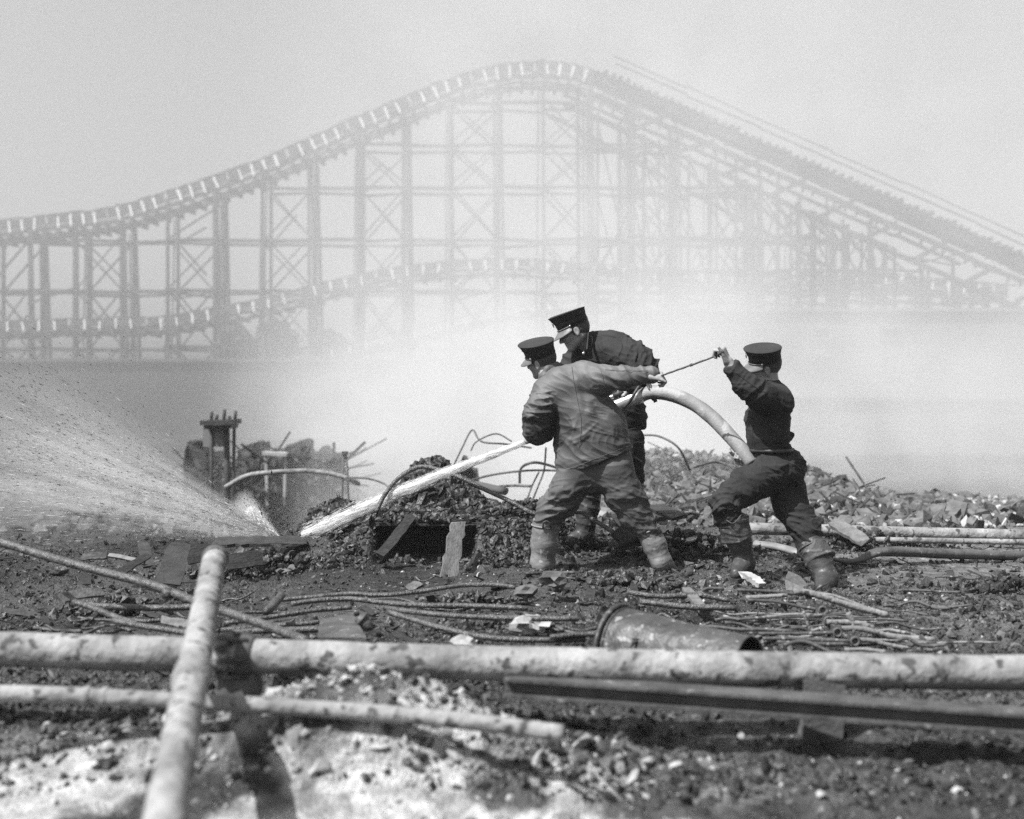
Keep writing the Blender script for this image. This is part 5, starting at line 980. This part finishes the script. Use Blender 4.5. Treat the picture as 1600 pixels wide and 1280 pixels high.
# long wet rod, left
pipe('long_rod', [(-120, 810, 5.9), (95, 876, 5.6), (230, 912, 5.4), (300, 938, 5.25), (400, 972, 5.0), (480, 1002, 4.75)], .020, M['wetpipe'], 'long gritty wet pipe slanting down right across the lower left', 'pipe', 14, .08)
c = W(262, 925, 5.32); V, F = tube([c-[.02, -.01, .008], c+[.02, .0, -.008]], .026, 14); tag(obj('pipe_sleeve', V, F, M['wetpipe'], None), 'short sleeve joining the long slanting wet pipe', 'sleeve')
RG = 'bent iron rods lying between the pipes and the men'
rodlist = [([(430, 938), (480, 934), (545, 928), (600, 930), (660, 924), (720, 915), (770, 914), (805, 918)], 5.9, .012, 'top rod of the bundle, curving up toward the small leaning plank'),
 ([(455, 944), (500, 938), (550, 936), (600, 942), (660, 946), (740, 947), (825, 951)], 5.7, .013, 'second rod down, nearly level and ending right of centre'),
 ([(600, 950), (650, 957), (720, 963), (800, 966), (870, 967), (905, 966)], 5.5, .013, 'third rod down, straight, reaching below the centre'),
 ([(605, 956), (650, 970), (700, 984), (760, 996), (830, 1000), (915, 999)], 5.35, .013, 'sagging rod that dips lowest toward the thick pipe'),
 ([(350, 974), (400, 968), (450, 960), (500, 953), (550, 949)], 5.5, .012, 'rod rising gently right of the blurred upright pipe'), ([(345, 985), (420, 978), (500, 972), (560, 958)], 5.4, .012, 'dark rod just under the gently rising one'),
 ([(350, 990), (400, 986), (470, 984), (510, 983)], 5.25, .015, 'short thick rod lying close above the thick pipe'), ([(176, 970), (220, 978), (300, 990), (340, 996)], 5.15, .013, 'straight rod left of the blurred upright pipe, close to the thick pipe'),
 ([(115, 940), (150, 952), (185, 966), (215, 975)], 5.4, .014, 'short rod slanting down at the left edge'), ([(130, 946), (230, 950), (320, 948)], 5.6, .016, 'dark level bar left of the blurred upright pipe'),
 ([(440, 930), (425, 948), (415, 956)], 5.5, .02, 'stubby broken rod end standing in the debris'), ([(980, 925), (1030, 932), (1090, 930), (1140, 938)], 6.3, .014, 'dark rod half buried left of the rod pile'), ([(1000, 940), (1070, 948), (1150, 950)], 6.0, .016, 'dark rod lying behind the overturned can'), ([(860, 996), (900, 992), (935, 990)], 5.0, .012, 'short rod reaching into the mouth of the overturned can')]
for L, d, r, lab in rodlist: pipe('bent_rod', [(x, y, d-.0012*(y-L[0][1])*6) for x, y in L], r, M['wetpipe'], lab, 'rod', 10, .12, 6, RG)
# rod pile on the right
pile = [([(1152, 922), (1200, 924), (1262, 930)], 5.9, .009, 0, 'dark thin rod on top of the pile at right'), ([(1240, 924), (1262, 926), (1290, 934), (1320, 944), (1350, 952), (1388, 962)], 5.8, .017, 1, 'thick pale rod sweeping down right from the clamp'), ([(1262, 926), (1300, 931), (1340, 945), (1380, 960)], 5.9, .010, 1, 'thinner pale rod above the thick sweeping one'),
 ([(1168, 938), (1210, 940), (1250, 948), (1275, 952)], 5.7, .008, 0, 'thin dark rod sloping to the angle bracket'), ([(1166, 934), (1200, 932), (1230, 930)], 5.75, .010, 1, 'short pale rod near the head of the pile'), ([(1150, 968), (1200, 965), (1285, 962)], 5.5, .008, 0, 'thin dark rod in the middle of the pile'), ([(1190, 965), (1240, 960), (1290, 962)], 5.5, .007, 1, 'thin pale rod lying on the middle dark one'),
 ([(1292, 972), (1330, 973), (1345, 975), (1365, 981)], 5.4, .013, 1, 'short pale rod right of the middle bracket'), ([(1305, 984), (1340, 982), (1370, 988), (1392, 994), (1460, 1000)], 5.3, .013, 1, 'pale curved rod running off toward the right edge'), ([(1185, 990), (1240, 990), (1302, 989)], 5.3, .008, 0, 'straight dark rod above the lowest pair'),
 ([(1192, 998), (1230, 998), (1330, 1002)], 5.2, .009, 0, 'dark rod just above the thick pipe'), ([(1215, 1003), (1250, 1005), (1325, 1007)], 5.15, .008, 0, 'lowest dark rod of the pile'), ([(1336, 1000), (1365, 1001), (1392, 1009), (1470, 1020)], 5.2, .011, 1, 'pale rod bending down at the right edge'), ([(1320, 1016), (1350, 1015), (1392, 1020)], 5.05, .009, 1, 'pale rod end lowest at right'),
 ([(1325, 958), (1331, 970), (1332, 980)], 5.4, .014, 1, 'short pale upright stub in the pile'), ([(1180, 925), (1186, 945), (1182, 970), (1190, 985)], 5.8, .004, 0, 'thin looped wire left of the rod pile'), ([(1255, 955), (1262, 975), (1268, 985), (1280, 982)], 5.45, .007, 1, 'small hooked pale wire in the pile')]
for L, d, r, pale, lab in pile: pipe('iron_rod', [(x, y, d) for x, y in L], r, M['palepipe'] if pale else M['darkpipe'], lab, 'rod', 9, .18, 6, 'rods heaped beside the striding man')
for x, y, d, lab in ((1261, 926, 5.85, 'small iron clamp gripping the upper rods'), (1283, 952, 5.6, 'small iron clamp at the end of the sloping rods'), (1292, 968, 5.45, 'small iron clamp in the middle of the pile'), (1306, 986, 5.3, 'small iron clamp on the pale curved rod'), (1333, 1000, 5.2, 'small iron clamp nearest the thick pipe')):
    c = W(x, y, d); t_ = thing('rod_clamp', tuple(c), lab, 'clamp', 'clamps on the rod pile'); V, F = box(c, (.03, .05, .055)); V = V+.003*rng.normal(size=V.shape); obj('body', V, F, M['darkpipe'], t_, smooth=False); ringt(c+np.array([.0, -.03, .0]), np.array([0, 1.0, 0]), .018, .006, 0, 'eye', M['darkpipe'], t_); V, F = tube([c+[0, 0, .02], c+[.004, 0, .045]], .007, 6); obj('bolt', V, F, M['darkpipe'], t_)
# overturned can
can = thing('ash_can', tuple(W(1060, 1000, 4.75)), 'battered tapered metal can lying on its side behind the thick pipe', 'trash can')
ca = W(968, 1012, 5.0); cb = W(1164, 1034, 4.78); cd = (cb-ca)/np.linalg.norm(cb-ca); rd = []
cd = cd+np.array([0, -.34, .035]); cd /= np.linalg.norm(cd); Lc = .62
V, F = tube([ca+cd*t for t in np.linspace(0, Lc, 24)], [.172, .166, .158, .150, .140, .132, .128, .122], 40, 0, False); N = None; V = V+(.010*(n3(V[:, 0]*7, V[:, 1]*7, V[:, 2]*9, 2)-.5))[:, None]*np.array([0, 1, 1])
V2, F2 = tube([ca+cd*t for t in np.linspace(0.003, Lc-.003, 24)], [.166, .160, .152, .144, .134, .126, .122, .116], 40, 0, False); o = obj('can_wall', V, F, M['can'], can); obj('can_inside', V2, [f[::-1] for f in F2], M['canin'], can)
Ac = frame_from(cd)
for t, r, w in ((0, .182, .012), (.022, .172, .005), (Lc, .122, .006), (.21, .1535, .003)): ringt(ca+cd*t, cd, r, w, 0, 'rim' if t in (0, Lc) else 'hoop', M['can'], can)
hc_ = ca+cd*.13+np.array([-.05, -.142, .045]); V, F = tube(crom([hc_+[-.0, 0, .030], hc_+[-.025, -.02, .022], hc_+[-.03, -.03, -.01], hc_+[-.01, -.02, -.035], hc_+[.012, 0, -.03]], 5), .006, 7); hd_ = obj('handle', V, F, M['can'], can); V, F = box(hc_+[0, .012, 0], (.035, .02, .08)); obj('handle_plate', V, F, M['can'], can, smooth=False)
V = [ca-cd*.01+Ac[1]*.17*math.cos(a)+Ac[2]*.17*math.sin(a)-cd*q for q in (0, .10) for a in np.linspace(.6, 2.2, 9)]
# lip torn outward
V = []; 
for q in (0, .05, .11):
    for a in np.linspace(-.4, .9, 10): V.append(ca+np.array([0, math.cos(a)*.172*(1+q*.5), math.sin(a)*.172*(1+q*.8)])*np.array([1, 1, 1])-cd*q*(1-.5*abs(a-.3)))
V = np.array(V); V = np.concatenate([V, V+[0, 0, .006]]); F = [[i*10+k, i*10+k+1, (i+1)*10+k+1, (i+1)*10+k] for i in range(2) for k in range(9)]; F += [[x+30 for x in f[::-1]] for f in F]; obj('torn_lip', V, F, M['can'], can)
def where(x, y):
    p = 800+x/y*FPX; z = ('left of the blurred upright pipe' if p < 300 else 'right of the blurred upright pipe' if p < 470 else 'near the iron pipe fitting' if p < 620 else 'below the leaning plank' if p < 790 else 'below the left man\'s boots' if p < 930 else 'by the overturned can' if p < 1130 else 'below the striding man\'s boots' if p < 1330 else 'at the far right')
    return z+(', close to the thick pipe' if y < 5.6 else ', farther back' if y < 7 else ', up by the bank')
RL = 'short bent iron rods half buried in the dark mud'
for i in range(50):
    y0 = 4.75*(1.55**rng.random()); x0 = (rng.random()*2-1)*.43*y0
    if abs(x0-(-1.2)) < .25 and y0 < 5.2: continue
    a = .35*rng.normal()+(math.pi if rng.random() < .5 else 0); L_ = .12+.38*rng.random(); Q = []
    for t in np.linspace(-.5, .5, 5): px_ = x0+math.cos(a)*L_*t; py_ = y0+math.sin(a)*L_*t+.03*rng.normal(); Q.append([px_, py_, gz(px_, py_)+.012+.02*rng.random()+.03*(t > .3)*rng.random()])
    V, F = tube(crom(Q, 4), .004+.007*rng.random(), 7, .15); tag(obj('bent_rod', V, F, M['darkpipe'] if i % 3 else M['wetpipe'], None), ('longer' if L_ > .36 else 'mid-length' if L_ > .22 else 'stubby')+(' level' if abs(math.sin(a)) < .15 else ' slanting')+' rod '+where(x0, y0), 'rod', RL)
BL = 'charred board scraps littering the mud'
for i in range(34):
    y0 = 4.9*(1.9**rng.random()); x0 = (rng.random()*2-1)*.43*y0
    a = rng.random()*math.pi; L_ = .05+.16*rng.random(); z0 = gz(x0, y0); u_3 = np.array([math.cos(a)*L_, math.sin(a)*L_*.8, .05*rng.random()])
    V, F = plank([x0, y0, z0+.012], np.array([x0, y0, z0+.012])+u_3, .025+.05*rng.random(), .008+.012*rng.random(), (.4*rng.normal(), .4*rng.normal(), 1), 6, .35); tag(obj('charred_scrap', V, F, M['char'] if i % 4 else M['wood'], None, smooth=False), ('bigger' if L_ > .14 else 'small')+(' black' if i % 4 else ' grey')+' board scrap '+where(x0, y0), 'board scrap', BL)
for i in range(20):
    y0 = 5.05+1.0*rng.random(); x0 = .98+1.0*rng.random(); L_ = .2+.4*rng.random(); Q = [[x0+L_*t, y0-.05*t+.015*rng.normal(), gz(x0, y0)+.03+.03*rng.random()-.01*t] for t in np.linspace(-.5, .5, 5)]
    V, F = tube(crom(Q, 4), .004+.005*rng.random(), 7, .2); tag(obj('iron_rod', V, F, M['darkpipe'] if i % 3 else M['palepipe'], None), ('dark ' if i % 3 else 'pale ')+('longer' if L_ > .4 else 'short')+' tangled thin rod '+where(x0, y0), 'rod', 'rods heaped beside the striding man')
# boards and slabs
V, F = plank(W(716, 817, 7.75), W(699, 908, 7.45), .115, .025, (.3, -1, .1), 12, .30); tag(obj('leaning_plank', V, F, M['wood'], None, smooth=False), 'splintered plank leaning upright beside the dark hollow', 'plank')
V, F = plank(W(1072, 920, 6.4), W(1102, 957, 5.95), .055, .02, (0, -.5, .8), 6, .12); tag(obj('short_plank', V, F, M['wood'], None, smooth=False), 'short straight-edged plank lying above the overturned can', 'plank')
V, F = plank(W(328, 847, 8.5), W(470, 846, 8.5), .22, .03, (0, -.15, 1), 14, .3); tag(obj('charred_board', V, F, M['char'], None, smooth=False), 'flat charred board where the jet strikes', 'board')
for p0, p1, w, lab in ((((222, 848, 7.6), (233, 886, 7.2)), None, .075, 'narrow board standing tilted at left'), (((282, 850, 7.5), (262, 912, 6.7)), None, .15, 'broad curved metal sheet leaning at left'), (((128, 871, 7.3), (168, 869, 7.3)), None, .05, 'short wet board end lying left of the tilted boards'), (((170, 868, 7.4), (225, 880, 7.2)), None, .03, 'thin lath sloping down beside the tilted board'),
    (((185, 898, 6.7), (232, 868, 7.1)), None, .05, 'board propped slanting under the tilted one'), (((95, 935, 5.7), (158, 926, 6.0)), None, .06, 'pointed lath lying at the left edge'), (((350, 880, 7.4), (410, 872, 7.6)), None, .12, 'muddy board behind the end of the blurred pipe'), (((290, 868, 7.6), (345, 862, 7.8)), None, .14, 'muddy slab lying right of the leaning sheet')):
    V, F = plank(W(*p0[0]), W(*p0[1]), w, .016, (.25, -.7, .6), 8, .16, .01); tag(obj('burnt_board', V, F, M['char'] if 'lath' not in lab else M['wood'], None, smooth=False), lab, 'board', 'burnt boards at the left edge of the bank')
# hollow roofed by a burnt slab
V, F = plank(W(596, 816, 8.28), W(752, 813, 8.28), .04, .03, (0, 0, 1), 10, .3); V2, F2 = box(W(672, 812, 8.5)+[0, .02, .0], (.86, .60, .022)); V2 = V2+.006*rng.normal(size=V2.shape); V3, F3 = merge((V, F), (V2, F2)); tag(obj('burnt_slab', V3, F3, M['char'], None, smooth=False), 'burnt slab roofing the dark hollow under the mound', 'slab')
n = 500; q = W(672, 810, 8.5); P = q+np.stack([.42*(rng.random(n)*2-1), .32*(rng.random(n)*2-1), .02*rng.random(n)], 1); V, F = rocks(P[:, 0], P[:, 1], .012+.03*rng.random(n)**2); k_ = np.repeat(P[:, 2]-ground_z(P[:, 0], P[:, 1])+.01, 12); V[:, 2] += k_; tag(obj('clod_heap', V, F, M['clod'], smooth=False), 'dark clods fallen onto the slab over the hollow', 'rubble', kind='stuff')
V, F = plank(W(646, 806, 8.2), W(594, 868, 7.85), .07, .05, (0, -1, .3), 9, .3); tag(obj('charred_beam', V, F, M['char'], None, smooth=False), 'charred beam slanting down at the left side of the hollow', 'beam')
ch = pipe('arched_cable', [(588, 800, 8.35), (600, 775, 8.4), (622, 748, 8.45), (648, 732, 8.5), (668, 730, 8.5), (695, 737, 8.45), (720, 747, 8.4), (760, 766, 8.35), (800, 785, 8.3), (835, 803, 8.25), (870, 806, 8.3), (905, 800, 8.35), (932, 815, 8.3), (965, 836, 8.2)], .017, M['wetpipe'], 'dark cable arching over the clod heap and down behind the men', 'cable', 10, .12)
B, Fb = ico2(); V = B*np.array([.035, .035, .06])*(1+.2*rng.normal(size=(len(B), 1)))+W(525, 798, 8.8); tag(obj('charred_stub', V, Fb, M['char'], smooth=False), 'charred stub standing on the bank crest beside the jet', 'stub')
pipe('thin_rod', [(513, 783, 8.8), (510, 802, 8.8)], .006, M['darkpipe'], 'tiny twig-like rod beside the charred stub', 'rod', 6)
# plates by the feet
V = np.array([W(1228, 922, 6.9), W(1226, 905, 6.95), (W(1232, 892, 7.0)), W(1250, 900, 6.95), W(1272, 925, 6.8)]); V = np.concatenate([V, V+[.01, .03, -.005]]); F = [[0, 1, 2, 3, 4], [9, 8, 7, 6, 5]]+[[(k+1) % 5, k, 5+k, 5+(k+1) % 5] for k in range(5)]; tag(obj('iron_plate', V, F, M['darkpipe'], None, smooth=False), 'dark triangular plate leaning by the striding man’s back foot'.replace('’', "'"), 'plate')
V, F = plank(W(962, 842, 8.0), W(990, 818, 8.2), .10, .03, (.4, -.8, .5), 5, .1); tag(obj('dark_box_lid', V, F, M['char'], None, smooth=False), 'dark angular lid between the boots of the two nozzle men', 'board')
V, F = plank(W(1165, 898, 7.1), W(1190, 914, 6.9), .06, .04, (0, -.4, 1), 11, .6); tag(obj('plaster_chunk', V, F, M['chip'], None, smooth=False), 'long pale chunk of plaster beside the front foot of the striding man', 'chunk')
V, F = plank(W(1025, 792, 9.3), W(1058, 808, 9.0), .16, .03, (0, -.3, 1), 6, .3); tag(obj('shadow_sheet', V, F, M['char'], None, smooth=False), 'dark sheet standing in for the shadow right of the middle boots', 'sheet')  # dark sheet added to paint the shadow cast behind the men
va = thing('pipe_fitting', tuple(W(570, 975, 5.2)), 'knuckle-shaped iron pipe fitting among the rods', 'pipe fitting'); c = W(572, 974, 5.2)
V, F = tube([c+[-.035, 0, .03], c+[-.01, 0, .005], c+[.025, -.02, -.025]], [.026, .03, .022], 12); obj('body', V, F, M['darkpipe'], va); V, F = box(c+[.035, -.025, -.032], (.07, .03, .018), frame_from([1, 0, .4])); obj('flange', V, F, M['darkpipe'], va, smooth=False); ringt(c+np.array([-.02, 0, .018]), np.array([-.6, 0, .5]), .03, .009, 0, 'collar', M['darkpipe'], va)
V = np.array([W(500, 972, 5.25), W(552, 962, 5.45), W(572, 1000, 4.9), (W(496, 1000, 4.9))]); V[:, 2] += .01; V = np.concatenate([V, V-[0, 0, .02]]); tag(obj('bent_plate', V, [[0, 3, 2, 1], [4, 5, 6, 7], [0, 1, 5, 4], [1, 2, 6, 5], [2, 3, 7, 6], [3, 0, 4, 7]], M['darkpipe'], None, smooth=False), 'flat dark plate lying beside the iron pipe fitting', 'plate')
for x, y, d, s, lab in ((818, 978, 5.35, .05, 'pale lump of mortar under the sagging rod'), (865, 905, 6.6, .06, 'grey lump of mortar below the left boot'), (820, 925, 6.2, .05, 'grey rounded lump at the right end of the top rod'), (840, 975, 5.5, .055, 'largest pale lump between rods and can'), (720, 1004, 4.75, .035, 'white lump lying just above the thick pipe'), (1065, 797, 12.4, .12, 'white block high on the far slope'), (850, 828, 8.1, .05, 'pale flake of mortar on the bank left of the near boot'), (1128, 845, 8.9, .07, 'dull stone behind the front boot of the striding man')):
    B, Fb = ico2(); V = B*np.array([1.3, 1, .7])*s*(1+.22*rng.normal(size=(len(B), 1)))+W(x, y, d); tag(obj('mortar_lump', V, Fb, M['chip'] if ('pale' in lab or 'white' in lab) else M['clodmid'], smooth=False), lab, 'lump')
